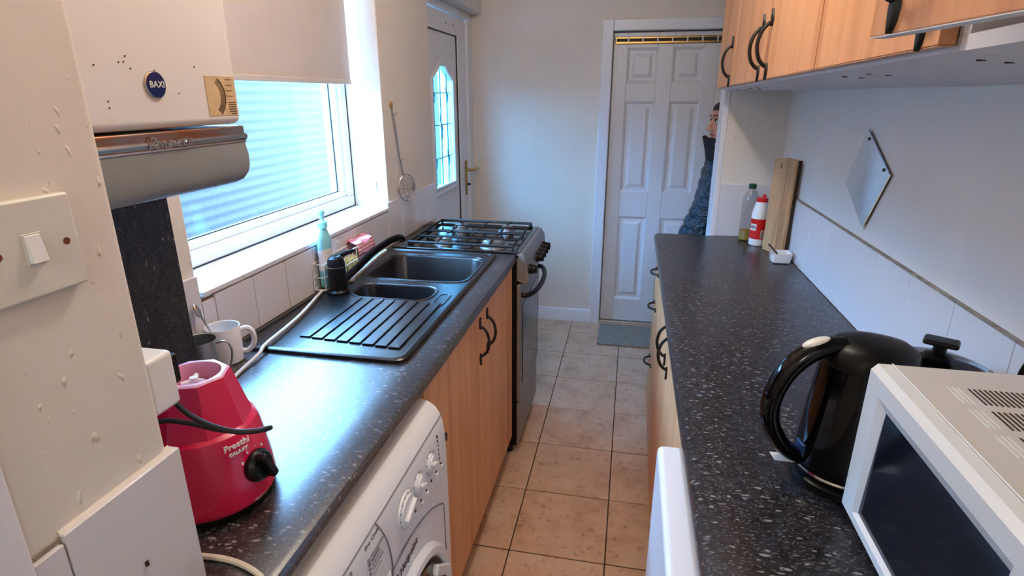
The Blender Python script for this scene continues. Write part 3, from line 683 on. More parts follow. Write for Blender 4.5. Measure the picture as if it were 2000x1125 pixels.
# cowl: rounded lower corners, tucked back at the bottom
lp = []
for z_, x_, ins, r_ in ((1.4225, BX + 0.001, 0.0, 0.008), (1.40, BX + 0.003, -0.004, 0.010), (1.382, BX + 0.003, -0.005, 0.014), (1.372, BX + 0.002, -0.002, 0.016), (1.362, BX - 0.001, 0.006, 0.02), (1.357, BX - 0.008, 0.018, 0.025)):
    lp.append([(x, y, z_) for x, y in rr(-0.94, x_, BY0 + 0.0, BY1 + 0.002 - ins, r_, 5)])
B().loops(lp).out('cowl', 'grey_cowl', bo, smooth=50)
bd = B().lathe([(0.0185, 0), (0.0185, 0.002), (0.0165, 0.003)], (BX, 0.731, 1.513), 32, 'x').out('badge', 'chrome', bo)
B().lathe([(0.0168, 0.0028), (0.0168, 0.0034), (0.015, 0.0036)], (BX, 0.731, 1.513), 32, 'x').out('badge_face', 'navy', bd)
text('BAXI', 0.0125, (BX + 0.0042, 0.7315, 1.5132), (0, 1, 0), (0, 0, 1), 'white_ink', bd, 'lettering')
lab = box('dial_label', 'sepia', bo, BX, BX + 0.0008, 0.832, 0.902, 1.468, 1.528)
for i in range(30):
    a = -0.75 + 1.5 * i / 29; r0, r1 = 0.038, 0.048 + (0.004 if i % 5 == 0 else 0)
    c_ = (0.838 - 0.012, 1.4975)
    B().tube([(BX + 0.001, c_[0] + r0 * math.cos(a), c_[1] + r0 * 0.78 * math.sin(a)), (BX + 0.001, c_[0] + r1 * math.cos(a), c_[1] + r1 * 0.78 * math.sin(a))], 0.0004, 4).out('tick', 'ink', lab)
B().tube([(BX + 0.001, 0.826 + 0.049 * math.cos(a), 1.4975 + 0.0385 * math.sin(a)) for a in [-0.78 + 1.56 * i / 20 for i in range(21)]], 0.0007, 4).out('scale_arc', 'ink', lab)
for i, w_ in enumerate((0.012, 0.016, 0.018, 0.018, 0.017, 0.017)): box('print_line', 'ink', lab, BX + 0.0008, BX + 0.0011, 0.898 - w_, 0.898, 1.470 + 0.0035 * i, 1.4712 + 0.0035 * i)
for i in range(4): box('print_line', 'ink', lab, BX + 0.0008, BX + 0.0011, 0.878, 0.894, 1.523 - 0.0085 * i, 1.5237 - 0.0085 * i)
for (yy, z_) in ((0.69, 1.548), (0.678, 1.54), (0.686, 1.541), (0.695, 1.533), (0.815, 1.54), (0.65, 1.492), (0.65, 1.484), (0.64, 1.535), (0.775, 1.502), (0.735, 1.532)):
    B().ball((BX + 0.0002, yy, z_), 0.0011).out('rust_speck', 'ink', bo)
# speckled board standing under the boiler
tag(box('splash_board', 'board_black', None, -0.825, -0.80, 0.497, 0.873, 0.9105, 1.352, 0.001), 'upright black speckled board between boiler and worktop', 'panel')
# light switch
sw = thing('light_switch', 'square white rocker light switch on the near cream wall', 'light switch', (-0.51, 0.3835, 1.378))
b = B(); b.box(-0.5105, -0.5005, 0.3465, 0.4335, 1.3305, 1.4165); b.out('plate', 'switch', sw, 0.003, segs=3)
box('rocker_well', 'switch', sw, -0.5008, -0.4996, 0.3815, 0.3985, 1.3605, 1.3875, 0.0005)
b = B().prism([(-0.5, 1.362), (-0.4945, 1.362), (-0.4990, 1.386), (-0.502, 1.386)], 'y', 0.383, 0.397); b.out('rocker', 'switch_white', sw, 0.0008)
for yy in (0.3595, 0.4205): B().lathe([(0.0034, -0.0002), (0.0034, 0.0004), (0.0025, 0.0002)], (-0.5005, yy, 1.3735), 14, 'x').out('screw', 'brown_edge', sw)
# socket, adaptor and plugs on the end of the near wall
so = thing('wall_socket', 'white wall socket edge-on at the end of the near wall', 'socket', (-0.575, 0.49, 1.12))
box('plate', 'switch', so, -0.66, -0.528, 0.4885, 0.4975, 1.068, 1.158, 0.002)
ad = thing('plug_adaptor', 'white plug adaptor with green logo behind the near wall edge', 'adaptor', (-0.555, 0.52, 1.13))
b = B(); b.box(-0.585, -0.529, 0.4985, 0.541, 1.137, 1.209); b.out('body', 'white_plastic', ad, 0.006, segs=3)
box('green_logo', 'scourer', ad, -0.572, -0.552, 0.504, 0.520, 1.209, 1.2096)
pg = thing('blender_plug', 'black plug in the white adaptor above the red blender base', 'plug', (-0.55, 0.56, 1.16))
b = B(); b.box(-0.577, -0.540, 0.5415, 0.560, 1.155, 1.195); b.out('body', 'black', pg, 0.005, segs=3)
cable = catmull([(-0.56, 0.555, 1.160), (-0.560, 0.5565, 1.130), (-0.538, 0.556, 1.108), (-0.510, 0.557, 1.095), (-0.480, 0.560, 1.088), (-0.458, 0.568, 1.086), (-0.450, 0.584, 1.081), (-0.452, 0.594, 1.076), (-0.464, 0.592, 1.072), (-0.49, 0.580, 1.074), (-0.52, 0.5715, 1.080), (-0.553, 0.566, 1.088), (-0.585, 0.557, 1.092), (-0.615, 0.550, 1.075), (-0.632, 0.546, 1.01), (-0.64, 0.544, 0.93), (-0.66, 0.542, 0.9145)], 6)
B().tube(cable, 0.0035, 8).out('cable', 'black_rubber', pg)
# blender motor base
bl = thing('food_blender', 'glossy crimson food mixer motor base with black dial', 'blender', (-0.605, 0.646, 0.91))
bx, by = -0.605, 0.646
def ngon(r, z_, n=32, k=0.0, ph=0.0):
    o = []
    for i in range(n):
        a = 2 * PI * i / n
        oct_ = math.cos(PI / 8) / math.cos(((a + ph) % (PI / 4)) - PI / 8)
        rr_ = r * ((1 - k) + k * oct_); o.append((bx + rr_ * math.cos(a), by + rr_ * math.sin(a), z_))
    return o
b = B(); b.loops([ngon(0.089, 0.922), ngon(0.0915, 0.928), ngon(0.089, 0.96), ngon(0.0835, 1.0), ngon(0.0785, 1.028), ngon(0.0755, 1.036), ngon(0.070, 1.040, k=0.5), ngon(0.064, 1.06, k=0.9), ngon(0.051, 1.108, k=1.0), ngon(0.049, 1.114, k=1.0)], cap1=False)
b.out('housing', 'pink', bl, smooth=25)
b = B(); b.loops([ngon(0.049, 1.114, k=1.0), ngon(0.046, 1.1165, k=1.0), ngon(0.038, 1.1165), ngon(0.036, 1.112), ngon(0.035, 1.088)], cap0=False); b.out('neck', 'pink_rim', bl, smooth=30)
b = B(); b.loops([ngon(0.0345, 1.090), ngon(0.0345, 1.0905)]); b.out('well_floor', 'pink', bl)
b = B(); b.lathe([(0.012, 0), (0.012, 0.010), (0.006, 0.012), (0.006, 0.020)], (bx, by, 1.0895), 12)
for i in range(3): b.tube([(bx, by, 1.104), (bx + 0.018 * math.cos(2.1 * i), by + 0.018 * math.sin(2.1 * i), 1.104)], 0.004, 6)
b.out('coupler', 'white_plastic', bl)
b = B(); b.loops([ngon(0.082, 0.9105), ngon(0.0885, 0.916), ngon(0.0885, 0.9225)]); b.out('foot_ring', 'black', bl)
# dial faces the aisle and the camera
ka = -0.06; dirv = Vector((math.cos(ka), math.sin(ka), 0.16)).normalized()
kc = Vector((bx, by, 0.975)) + Vector((math.cos(ka), math.sin(ka), 0)) * 0.0875
rot = dirv.to_track_quat('Z', 'Y').to_matrix().to_4x4()
b = B().lathe([(0.0245, -0.004), (0.0245, 0.004), (0.022, 0.007), (0.021, 0.010), (0.019, 0.0115)], (0, 0, 0), 28); b.xf(Matrix.Translation(kc) @ rot); kn = b.out('dial', 'black', bl)
b = B(); b.box(-0.0065, 0.0065, -0.0215, 0.0215, 0.004, 0.025); b.xf(Matrix.Translation(kc) @ rot @ Matrix.Rotation(0.35, 4, 'Z')); b.out('dial_grip', 'black', kn, 0.004)
tx = Vector((-math.sin(ka), math.cos(ka), 0)); up = tx.cross(dirv) * -1
if up.z < 0: up = -up
tx2 = Vector((-math.sin(ka - 0.30), math.cos(ka - 0.30), 0))
tp = lambda ang, z_, e=0.0: Vector((bx + (0.0765 + e) * math.cos(ang), by + (0.0765 + e) * math.sin(ang), z_))
for s_, sz, z_, rad in (('Preethi', 0.0135, 1.024, 0.0815), ('GALAXY', 0.0075, 1.0130, 0.0835)):
    text(s_, sz, Vector((bx, by, z_)) + Vector((math.cos(ka - 0.30), math.sin(ka - 0.30), 0)) * rad, tx2, up, 'white_ink', bl, 'lettering', depth=0.0012, shear=0.1)
for s_, an in (('P', 2.5), ('0', 1.95), ('1', 1.4), ('2', 0.9)):
    text(s_, 0.0065, kc + (tx * math.cos(an) + up * math.sin(an)) * 0.030 - dirv * 0.001, tx, up, 'white_ink', bl, 'dial_mark', depth=0.001)
# flexes on the worktop
tag(B().tube(catmull([(-0.915, 1.54, 0.922), (-0.90, 1.49, 0.926), (-0.865, 1.34, 0.927), (-0.85, 1.24, 0.9275), (-0.838, 1.13, 0.9275), (-0.83, 1.09, 0.921), (-0.822, 1.0, 0.915), (-0.80, 0.93, 0.915), (-0.76, 0.87, 0.915), (-0.70, 0.82, 0.915)], 6), 0.0042, 8).out('white_flex', 'white_cable', None), 'white flex running from the tap across the drainer to the worktop', 'cable')
tag(B().tube(catmull([(-0.60, 0.515, 0.914), (-0.545, 0.519, 0.914), (-0.50, 0.522, 0.9145), (-0.46, 0.516, 0.9145), (-0.425, 0.500, 0.914), (-0.408, 0.47, 0.905), (-0.404, 0.44, 0.85), (-0.404, 0.43, 0.70)], 6), 0.0040, 8).out('cream_flex', 'cream_cable', None), 'cream flex crossing the worktop corner at the foot of the near tiles', 'cable')
# mugs
mg = thing('china_mug', 'white china mug with thick handle holding a spoon', 'mug', (-0.896, 1.066, 0.9105))
mx, my = -0.896, 1.066
B().lathe([(0.026, 0), (0.036, 0.002), (0.0375, 0.02), (0.0385, 0.085), (0.0378, 0.0865), (0.0355, 0.085), (0.0345, 0.01), (0.02, 0.008)], (mx, my, 0.9105), 28).out('body', 'china', mg)
hd = Vector((0.85, 0.5, 0)).normalized()
hp = lambda d, z_: (mx + hd.x * d, my + hd.y * d, 0.9105 + z_)
B().tube(catmull([hp(0.036, 0.072), hp(0.052, 0.075), hp(0.063, 0.06), hp(0.062, 0.036), hp(0.048, 0.02), hp(0.036, 0.02)], 5), 0.0062, 8).out('handle', 'china', mg)
sn = thing('teaspoon', 'steel teaspoon standing in the white mug', 'spoon', (mx, my, 0.925))
B().tube(catmull([(mx + 0.012, my - 0.012, 0.925), (mx - 0.01, my - 0.02, 0.98), (mx - 0.028, my - 0.026, 1.03)], 6), 0.002, 8).out('stem', 'steel', sn)
bb = B(); bb.ball((0, 0, 0), 0.0035, 0.0085, 0.017); bb.xf(Matrix.Translation((mx - 0.0325, my - 0.028, 1.042)) @ Matrix.Rotation(-0.35, 4, 'Y')); bb.out('bowl', 'steel', sn)
s2 = thing('steel_mug', 'shiny stainless steel mug with wire handle beside the speckled board', 'mug', (-0.893, 0.986, 0.9105))
mx, my = -0.893, 0.986
B().lathe([(0.03, 0), (0.034, 0.003), (0.0345, 0.084), (0.036, 0.087), (0.0345, 0.086), (0.033, 0.006), (0.01, 0.005)], (mx, my, 0.9105), 28).out('body', 'steel', s2)
hd = Vector((0.93, 0.37, 0)).normalized(); hp = lambda d, z_: (mx + hd.x * d, my + hd.y * d, 0.9105 + z_)
B().tube(catmull([hp(0.034, 0.076), hp(0.055, 0.078), hp(0.064, 0.055), hp(0.055, 0.02), hp(0.034, 0.012)], 6), 0.0022, 8).out('handle', 'steel', s2)
# strainer hanging on the pier
st = thing('wire_strainer', 'long-handled conical wire strainer hanging on the wall by the door', 'strainer', (-0.94, 2.29, 1.07))
WX = XL + 0.004
B().ball((WX + 0.004, 2.243, 1.462), 0.005, 0.007, 0.013).out('finial', 'brass', st)
B().tube([(WX + 0.004, 2.246, 1.452), (WX + 0.005, 2.262, 1.39), (WX + 0.007, 2.283, 1.26), (WX + 0.012, 2.306, 1.175)], 0.0032, 8).out('shaft', 'steel', st)
B().tube(catmull([(WX, 2.256, 1.425), (WX + 0.012, 2.258, 1.422), (WX + 0.014, 2.266, 1.436)], 4), 0.0016, 6).out('hook', 'steel', st)
B().tube(catmull([(WX + 0.008, 2.288, 1.245), (WX + 0.012, 2.30, 1.24), (WX + 0.013, 2.316, 1.246)], 4), 0.0016, 6).out('rest_hook', 'steel', st)
ctr = Vector((WX + 0.018, 2.298, 1.128)); u = Vector((0.35, 0.62, 0.1)).normalized(); w_ = Vector((0.05, -0.1, 1)).normalized(); w_ = (w_ - u * w_.dot(u)).normalized(); nn = u.cross(w_)
if nn.x < 0: nn = -nn
nn = Vector((0.5, 0.86, -0.12)).normalized(); u = Vector((-0.86, 0.5, 0)).normalized(); u = (u - nn * u.dot(nn)).normalized(); w_ = nn.cross(u)
ell = lambda k, d, nseg=28: [ctr + (u * 0.0) + Vector((0.010 + 0.024 * k * math.cos(t) * 0.9 + d * 0.3, 0.062 * k * math.cos(t) * 0.62 + d * 0.9, 0.056 * k * math.sin(t) - d * 0.18)) for t in [2 * PI * i / nseg for i in range(nseg)]]
B().tube(ell(1, 0), 0.0024, 6, closed=True).out('rim', 'steel', st)
for k_, d_ in ((0.72, 0.014), (0.45, 0.028), (0.2, 0.040)): B().tube(ell(k_, d_), 0.0011, 5, closed=True).out('mesh_hoop', 'dull_steel', st)
e0, e3 = ell(1, 0), ell(0.02, 0.048)
for i in range(0, 28, 2): B().tube([e0[i], e3[i]], 0.0009, 4).out('mesh_wire', 'dull_steel', st)
# roller blind and its cord
rb = thing('roller_blind', 'pale beige roller blind half lowered over the window', 'blind', (-1.06, 1.60, 1.535))
box('fabric', 'blind', rb, -1.052, -1.050, 1.10, 2.128, 1.545, 2.04)
box('bottom_bar', 'blind', rb, -1.055, -1.046, 1.10, 2.130, 1.536, 1.553, 0.003)
B().tube([(-1.055, 1.085, 2.045), (-1.055, 2.16, 2.045)], 0.022, 14).out('roller', 'blind', rb)
B().tube([(-1.03, 2.158, 2.04), (-1.028, 2.162, 1.6), (-1.028, 2.164, 1.20)], 0.0014, 6).out('cord', 'white_plastic', rb)
box('cord_clip', 'white_plastic', rb, -1.01, -0.995, 2.160, 2.1695, 1.13, 1.175, 0.002)
# ================================================================== right run
b = B(); R0 = 0.872
fr = [(0.20, R0), (0.138, R0), (0.1285, R0 + 0.005), (0.125, R0 + 0.014), (0.125, 0.898), (0.1285, 0.906), (0.138, 0.91), (0.20, 0.91)]
b.prism(fr, 'y', 0.30, 2.60); b.box(0.20, 0.611, 0.30, 2.606, R0, 0.91); b.prism([(0.20, 2.6), (0.135, 2.6), (0.145, 2.607), (0.20, 2.609)], 'z', R0, 0.91)
tag(b.out('right_worktop', 'worktop_r', None), 'long black flecked worktop along the right wall', 'worktop')
# drawer unit and double unit
du = thing('drawer_unit', 'beech drawer unit at the far end of the right worktop', 'cabinet', (0.38, 2.42, 0))
box('carcass', 'carcass', du, 0.166, 0.60, 2.235, 2.60, 0.10, 0.870)
box('plinth', 'brown_edge', du, 0.21, 0.225, 2.235, 2.60, 0.0005, 0.099)
HH = bevel_mesh('bow_handle', handle_builder(0.09, 0.03).xf(Matrix.Rotation(PI / 2, 4, 'X')), 'iron', 0)
for z0, z1, hz in ((0.71, 0.866, 0.784), (0.53, 0.707, 0.63), (0.10, 0.527, 0.369)):
    d = box('drawer_front', 'beech', du, 0.145, 0.165, 2.238, 2.598, z0, z1, 0.002)
    piece('bow_handle', HH, d, (0.145, 2.418, hz), (0, 0, PI))
dd = thing('double_base_unit', 'beech double-door base unit in the middle of the right run', 'cabinet', (0.38, 1.73, 0))
box('carcass', 'carcass', dd, 0.166, 0.60, 1.03, 2.233, 0.10, 0.870)
box('plinth', 'brown_edge', dd, 0.21, 0.225, 1.03, 2.233, 0.0005, 0.099)
for y0, y1, hy in ((1.033, 1.633, 1.588), (1.636, 2.232, 1.682)):
    d = box('door', 'beech', dd, 0.145, 0.165, y0, y1, 0.10, 0.866, 0.002)
    piece('bow_handle', HANDLE, d, (0.145, hy, 0.782), (0, 0, PI))
# fridge
fg = thing('undercounter_fridge', 'white under-counter fridge below the right worktop', 'fridge', (0.35, 0.73, 0))
box('body', 'appliance', fg, 0.142, 0.60, 0.46, 1.0, 0.02, 0.862, 0.006)
box('door', 'appliance', fg, 0.086, 0.136, 0.455, 1.003, 0.05, 0.856, 0.012, segs=4)
box('door_seal', 'grout_light', fg, 0.135, 0.143, 0.465, 0.995, 0.06, 0.85)
for yy in (0.5, 0.96): B().lathe([(0.018, 0.0005), (0.018, 0.021)], (0.2, yy, 0), 12).out('foot', 'black', fg)
# wall cabinets: the run hangs slightly out of level
CX = 0.32
def hexa(b, p):
    v = [b.bm.verts.new(q) for q in p]
    for f in ((0, 3, 2, 1), (4, 5, 6, 7), (0, 1, 5, 4), (1, 2, 6, 5), (2, 3, 7, 6), (3, 0, 4, 7)): b.face([v[i] for i in f])
def wall_unit(name, label, y0, y1, doors):
    t = thing(name, label, 'cabinet', (0.47, (y0 + y1) / 2, 1.52))
    b = B(); XA, XB, ZT = CX + 0.020, XR - 0.001, 2.27
    fz = lambda y: zf(y) - 0.007; wz = 1.516
    hexa(b, [(XA, y0, fz(y0)), (XB, y0, wz), (XB, y1, wz), (XA, y1, fz(y1)), (XA, y0, fz(y0) + 0.016), (XB, y0, wz + 0.016), (XB, y1, wz + 0.016), (XA, y1, fz(y1) + 0.016)])
    b.box(XA, XB, y0, y1, ZT - 0.016, ZT); b.box(XA, XB, y0, y0 + 0.016, fz(y0) + 0.0162, ZT - 0.0162); b.box(XA, XB, y1 - 0.016, y1, fz(y1) + 0.0164, ZT - 0.0162); b.box(XB - 0.011, XB, y0 + 0.016, y1 - 0.016, 1.53, ZT - 0.016)
    b.box(XA + 0.01, XB - 0.011, y0 + 0.016, y1 - 0.016, 1.89, 1.906)
    b.out('carcass', 'carcass', t)
    for i, (ya, yb, hy) in enumerate(doors):
        db = B(); hexa(db, [(CX, ya, zf(ya)), (CX + 0.018, ya, zf(ya)), (CX + 0.018, yb, zf(yb)), (CX, yb, zf(yb)), (CX, ya, ZT), (CX + 0.018, ya, ZT), (CX + 0.018, yb, ZT), (CX, yb, ZT)])
        d = db.out('door', 'beech', t, 0.0015)
        eb = B(); hexa(eb, [(x, y, zf(y) + dz) for dz in (-0.0012, -0.0002) for x, y in ((CX + 0.001, ya), (CX + 0.018, ya), (CX + 0.018, yb), (CX + 0.001, yb))]); eb.out('lower_edge', 'beech_edge', d)
        if hy: piece('bow_handle', HANDLE, d, (CX, hy, zf(hy) + 0.079), (0, 0, PI))
    for yy in (y0 + 0.06, y1 - 0.06):
        for xx in (CX + 0.07, CX + 0.10):
            k = (xx - XA) / (XB - XA); z_ = fz(yy) * (1 - k) + wz * k; box('cam_hole', 'ink', t, xx, xx + 0.009, yy, yy + 0.004, z_ - 0.0012, z_ + 0.001)
    return t
zf = lambda y: 1.5625 - 0.0148 * y
wall_unit('single_wall_unit', 'beech single-door wall cabinet at the far end of the row', 2.188, 2.56, [(2.19, 2.558, 2.24)])
wall_unit('double_wall_unit', 'beech double-door wall cabinet in the middle of the row', 1.222, 2.186, [(1.69, 2.184, 1.735), (1.224, 1.687, 1.635)])
wall_unit('closed_near_wall_unit', 'beech wall cabinet half hidden by the door standing ajar', 0.755, 1.2165, [(0.757, 1.218, 0.80)])
ou = wall_unit('open_wall_unit', 'nearest wall cabinet with its door standing ajar', 0.22, 0.753, [])
d = B().box(-0.018, 0.0, 0.0, 0.505, 0.0, 0.71).out('door', 'beech', ou, 0.0015, local=True)
d.location = Vector((CX, 0.228, 1.5575)) - ou.location; d.rotation_euler = (0, 0, math.radians(7.0))
e = B().box(-0.018, 0.0, 0.001, 0.504, -0.0013, -0.0002).out('lower_edge', 'carcass', d, local=True)
h = bpy.data.objects.new('bow_handle', HANDLE); col.objects.link(h); h.parent = d; h.location = (-0.018, 0.462, 0.082); h.rotation_euler = (0, 0, PI)
# mirror
PTS = [(1.732, 1.415), (1.544, 1.318), (1.648, 1.165), (1.834, 1.261)]
mr = thing('diamond_mirror', 'small diamond-shaped mirror screwed to the right wall', 'mirror', (0.612, 1.69, 1.165))
b = B().loops([[(0.6198, 1.69 + (y - 1.69) * 0.93, 1.29 + (z - 1.29) * 0.93) for y, z in PTS], [(0.6140, 1.69 + (y - 1.69) * 0.93, 1.29 + (z - 1.29) * 0.93) for y, z in PTS]]); g_ = b.out('backing', 'ink', mr)
q2 = [(1.69 + (y - 1.69) * 0.985, 1.29 + (z - 1.29) * 0.985) for y, z in PTS]
b = B().loops([[(0.6137, y, z) for y, z in PTS], [(0.6112, y, z) for y, z in q2]]); b.out('mirror_glass', 'mirror', mr, smooth=10)
for y, z in ((1.712, 1.390), (1.583, 1.325)): B().lathe([(0.0042, 0), (0.0042, -0.002), (0.002, -0.003)], (0.6112, y, z), 14, 'x').out('screw', 'ink', mr)
# microwave
mw = thing('microwave_oven', 'cream microwave oven with dark door glass on the right worktop', 'microwave', (0.46, 0.575, 0.9105))
MX0, MX1, MY0, MY1, MZ0, MZ1 = 0.338, 0.602, 0.335, 0.795, 0.922, 1.154
b = B(); b.box(MX0 + 0.026, MX1, MY0, MY1, MZ0, MZ1); b.out('case', 'mw', mw, 0.004, segs=2)
for yy in (MY0 + 0.04, MY1 - 0.04):
    for xx in (MX0 + 0.04, MX1 - 0.04): B().lathe([(0.013, 0), (0.013, 0.0125)], (xx, yy, 0.9105), 12).out('foot', 'black', mw)
# bezel with sloping faces around the window
q = lambda x, i, zt=0.0: [(x, MY0 + i, MZ0 + i), (x, MY1 - i, MZ0 + i), (x, MY1 - i, MZ1 - i - zt), (x, MY0 + i, MZ1 - i - zt)]
b = B(); b.loops([q(MX0 + 0.0265, 0.001), q(MX0 + 0.010, 0.001), q(MX0, 0.007)], cap1=False)
inner = [(MX0 + 0.006, 0.47, MZ0 + 0.022), (MX0 + 0.006, MY1 - 0.048, MZ0 + 0.022), (MX0 + 0.006, MY1 - 0.060, MZ1 - 0.044), (MX0 + 0.006, 0.47, MZ1 - 0.044)]
mid = [(MX0, 0.46, MZ0 + 0.018), (MX0, MY1 - 0.043, MZ0 + 0.018), (MX0, MY1 - 0.043, MZ1 - 0.030), (MX0, 0.46, MZ1 - 0.030)]
b.loops([q(MX0, 0.007), mid, inner], cap0=False, cap1=False)
b.out('bezel', 'mw_front', mw, smooth=15)
wg = B().loops([[(MX0 + 0.0062, y, z) for x, y, z in inner], [(MX0 + 0.010, y, z) for x, y, z in inner]]); wg.out('door_glass', 'mw_glass', mw)
box('control_strip', 'mw', mw, MX0 - 0.001, MX0 + 0.004, MY0 + 0.012, 0.445, MZ0 + 0.02, MZ1 - 0.02, 0.001)
B().tube([(MX0 + 0.027, MY0 + 0.002, MZ1 + 0.0005), (MX0 + 0.027, MY1 - 0.002, MZ1 + 0.0005)], 0.0009, 5).out('case_seam', 'white_plastic', mw)
slot = bevel_mesh('vent_slot', B().box(-0.0115, 0.0115, -0.0009, 0.0009, -0.0004, 0.0006), 'ink', 0)
slotp = bevel_mesh('vent_slot', B().box(-0.0115, 0.0115, -0.0009, 0.0009, -0.0004, 0.0006), 'mw_front', 0)
slot = bevel_mesh('vent_slot', B().box(-0.0011, 0.0011, -0.02, 0.02, -0.0004, 0.0006), 'ink', 0)
slotp = bevel_mesh('vent_slot', B().box(-0.0011, 0.0011, -0.02, 0.02, -0.0004, 0.0006), 'mw_front', 0)
for r_ in range(5):
    yy = 0.715 - 0.0555 * r_
    for c_ in range(30):
        if c_ == 3: continue
        piece('vent_slot', slotp if c_ < 3 else slot, mw, (0.405 + 0.0058 * c_ - 0.002 * r_, yy, MZ1))
tag(B().tube(catmull([(0.585, 0.90, 1.085), (0.578, 0.885, 1.122), (0.572, 0.858, 1.155), (0.575, 0.82, 1.172), (0.59, 0.78, 1.172), (0.610, 0.75, 1.16)], 6), 0.004, 8).out('microwave_flex', 'black_rubber', None), 'black flex looping up behind the microwave', 'cable')
# kettle
kt = thing('electric_kettle', 'glossy black jug kettle with loop handle beside the microwave', 'kettle', (0.367, 0.8795, 0.9105))
B().lathe([(0.07, 0), (0.078, 0.003), (0.078, 0.014), (0.072, 0.018)], (0, 0, 0), 36).out('power_base', 'black', kt, local=True)
prof = [(0.071, 0.020), (0.0745, 0.026), (0.0735, 0.05), (0.068, 0.12), (0.062, 0.185), (0.060, 0.205)]
def kl(r, h, k=0.0):
    o = []
    for i in range(36):
        a = 2 * PI * i / 36; o.append((r * math.cos(a) + k * max(0, math.cos(a)) ** 3, r * math.sin(a), h))
    return o
B().loops([kl(r, h, 0.0 if h < 0.15 else 0.012 * (h - 0.15) / 0.05) for r, h in prof]).out('jug', 'black_gloss', kt, local=True)
B().loops([kl(0.0755, 0.0255), kl(0.0765, 0.028), kl(0.0755, 0.031)], False, False).out('chrome_band', 'chrome', kt, local=True)
lid = B().loops([kl(0.0605, 0.2055, 0.013), kl(0.0605, 0.213, 0.016), kl(0.056, 0.228, 0.016), kl(0.043, 0.239, 0.012), kl(0.022, 0.2445, 0.006), kl(0.004, 0.2455)]).out('lid', 'black', kt, local=True)
hp_ = catmull([(-0.035, 0, 0.232), (-0.075, 0, 0.226), (-0.110, 0, 0.196), (-0.129, 0, 0.150), (-0.128, 0, 0.105), (-0.108, 0, 0.066), (-0.084, 0, 0.044), (-0.066, 0, 0.036)], 6)
hb = B().tube(hp_, 0.013, 12, radii=[0.0155 - 0.0045 * abs(i / (len(hp_) - 1) - 0.25) for i in range(len(hp_))]); hb.xf(Matrix.Diagonal((1, 1.15, 1, 1))); hb.out('handle', 'black_gloss', kt, local=True)
bb = B(); bb.ball((0, 0, 0), 0.021, 0.010, 0.006); bb.xf(Matrix.Translation((-0.078, 0, 0.2375)) @ Matrix.Rotation(-0.35, 4, 'Y')); bb.out('switch', 'switch', kt, local=True)
bb = B(); bb.loops([kl(0.0662, 0.183), kl(0.0664, 0.184)], False, False) if False else None
gw = B(); gw.box(-0.0755, -0.069, -0.013, 0.013, 0.030, 0.066); gw.out('water_gauge', 'gauge', kt, 0.003, local=True)
tg = B(); tg.box(-0.118, -0.074, -0.011, 0.011, 0.0255, 0.0265); tg.xf(Matrix.Rotation(0.10, 4, 'Y')); tg.out('paper_tag', 'white_plastic', kt, local=True)
kt.rotation_euler = (0, 0, math.radians(10))
# pan with glass lid
px_, py_ = 0.502, 0.956
pn = thing('lidded_pan', 'dark pan with domed glass lid behind the kettle', 'pan', (px_, py_, 0.9105))
B().lathe([(0.070, 0), (0.076, 0.006), (0.083, 0.162), (0.085, 0.165), (0.081, 0.165), (0.074, 0.01)], (px_, py_, 0.9105), 40).out('pot', 'black', pn)
B().lathe([(0.086, 0.165), (0.087, 0.169), (0.084, 0.172), (0.0825, 0.167)], (px_, py_, 0.9105), 40, cap0=False, cap1=False).out('lid_rim', 'chrome', pn)
lg = B().lathe([(0.0835, 0.1705), (0.07, 0.179), (0.05, 0.187), (0.022, 0.1925), (0.001, 0.194)], (px_, py_, 0.9105), 40, cap0=False).out('lid', 'lid_glass', pn)
B().lathe([(0.020, 0.1915), (0.020, 0.196), (0.010, 0.199), (0.009, 0.214)], (px_, py_, 0.9105), 20).out('knob_stem', 'black', lg)
bb = B(); bb.box(-0.024, 0.024, -0.017, 0.017, 0, 0.009); bb.xf(Matrix.Translation((px_, py_, 1.1235)) @ Matrix.Rotation(-0.5, 4, 'Z')); bb.out('knob', 'black', lg, 0.0045, segs=3)
B().lathe([(0.004, 0), (0.004, 0.002)], (px_ + 0.03, py_ - 0.052, 1.092), 12).out('steam_vent', 'chrome', lg)
# chopping board
cb = thing('chopping_board', 'rustic wooden chopping board with bark edge leaning in the far corner', 'chopping board', (0.585, 2.40, 0.9105))
b = B()
pts = [(-0.066, 0.0), (0.060, 0.0), (0.062, 0.1), (0.064, 0.22), (0.066, 0.355), (0.0, 0.366), (-0.064, 0.362), (-0.064, 0.2)]
b.loops([[(-0.010, y, z) for y, z in pts], [(0.010, y, z) for y, z in pts]]); b.out('plank', 'oak', cb, 0.003, local=True)
b = B(); e_ = [(0.070, 0.0), (0.074, 0.1), (0.078, 0.22), (0.082, 0.362)]
b = B().loops([[(0.0, -y - 0.0005, z), (0.0115, -y - 0.0005, z), (0.0125, -y - 0.005, z), (0.006, -y - 0.004, z)] for y, z in [(0.065, 0.0), (0.063, 0.12), (0.063, 0.24), (0.063, 0.362)]]); b.out('bark_edge', 'bark', cb, local=True)
box_ = B().box(-0.0105, -0.0095, 0.015, 0.020, 0.325, 0.345).out('knot', 'ink', cb, local=True)
cb.location = (0.571, 2.350, 0.9105); cb.rotation_euler = (0, math.radians(1.0), math.radians(21))
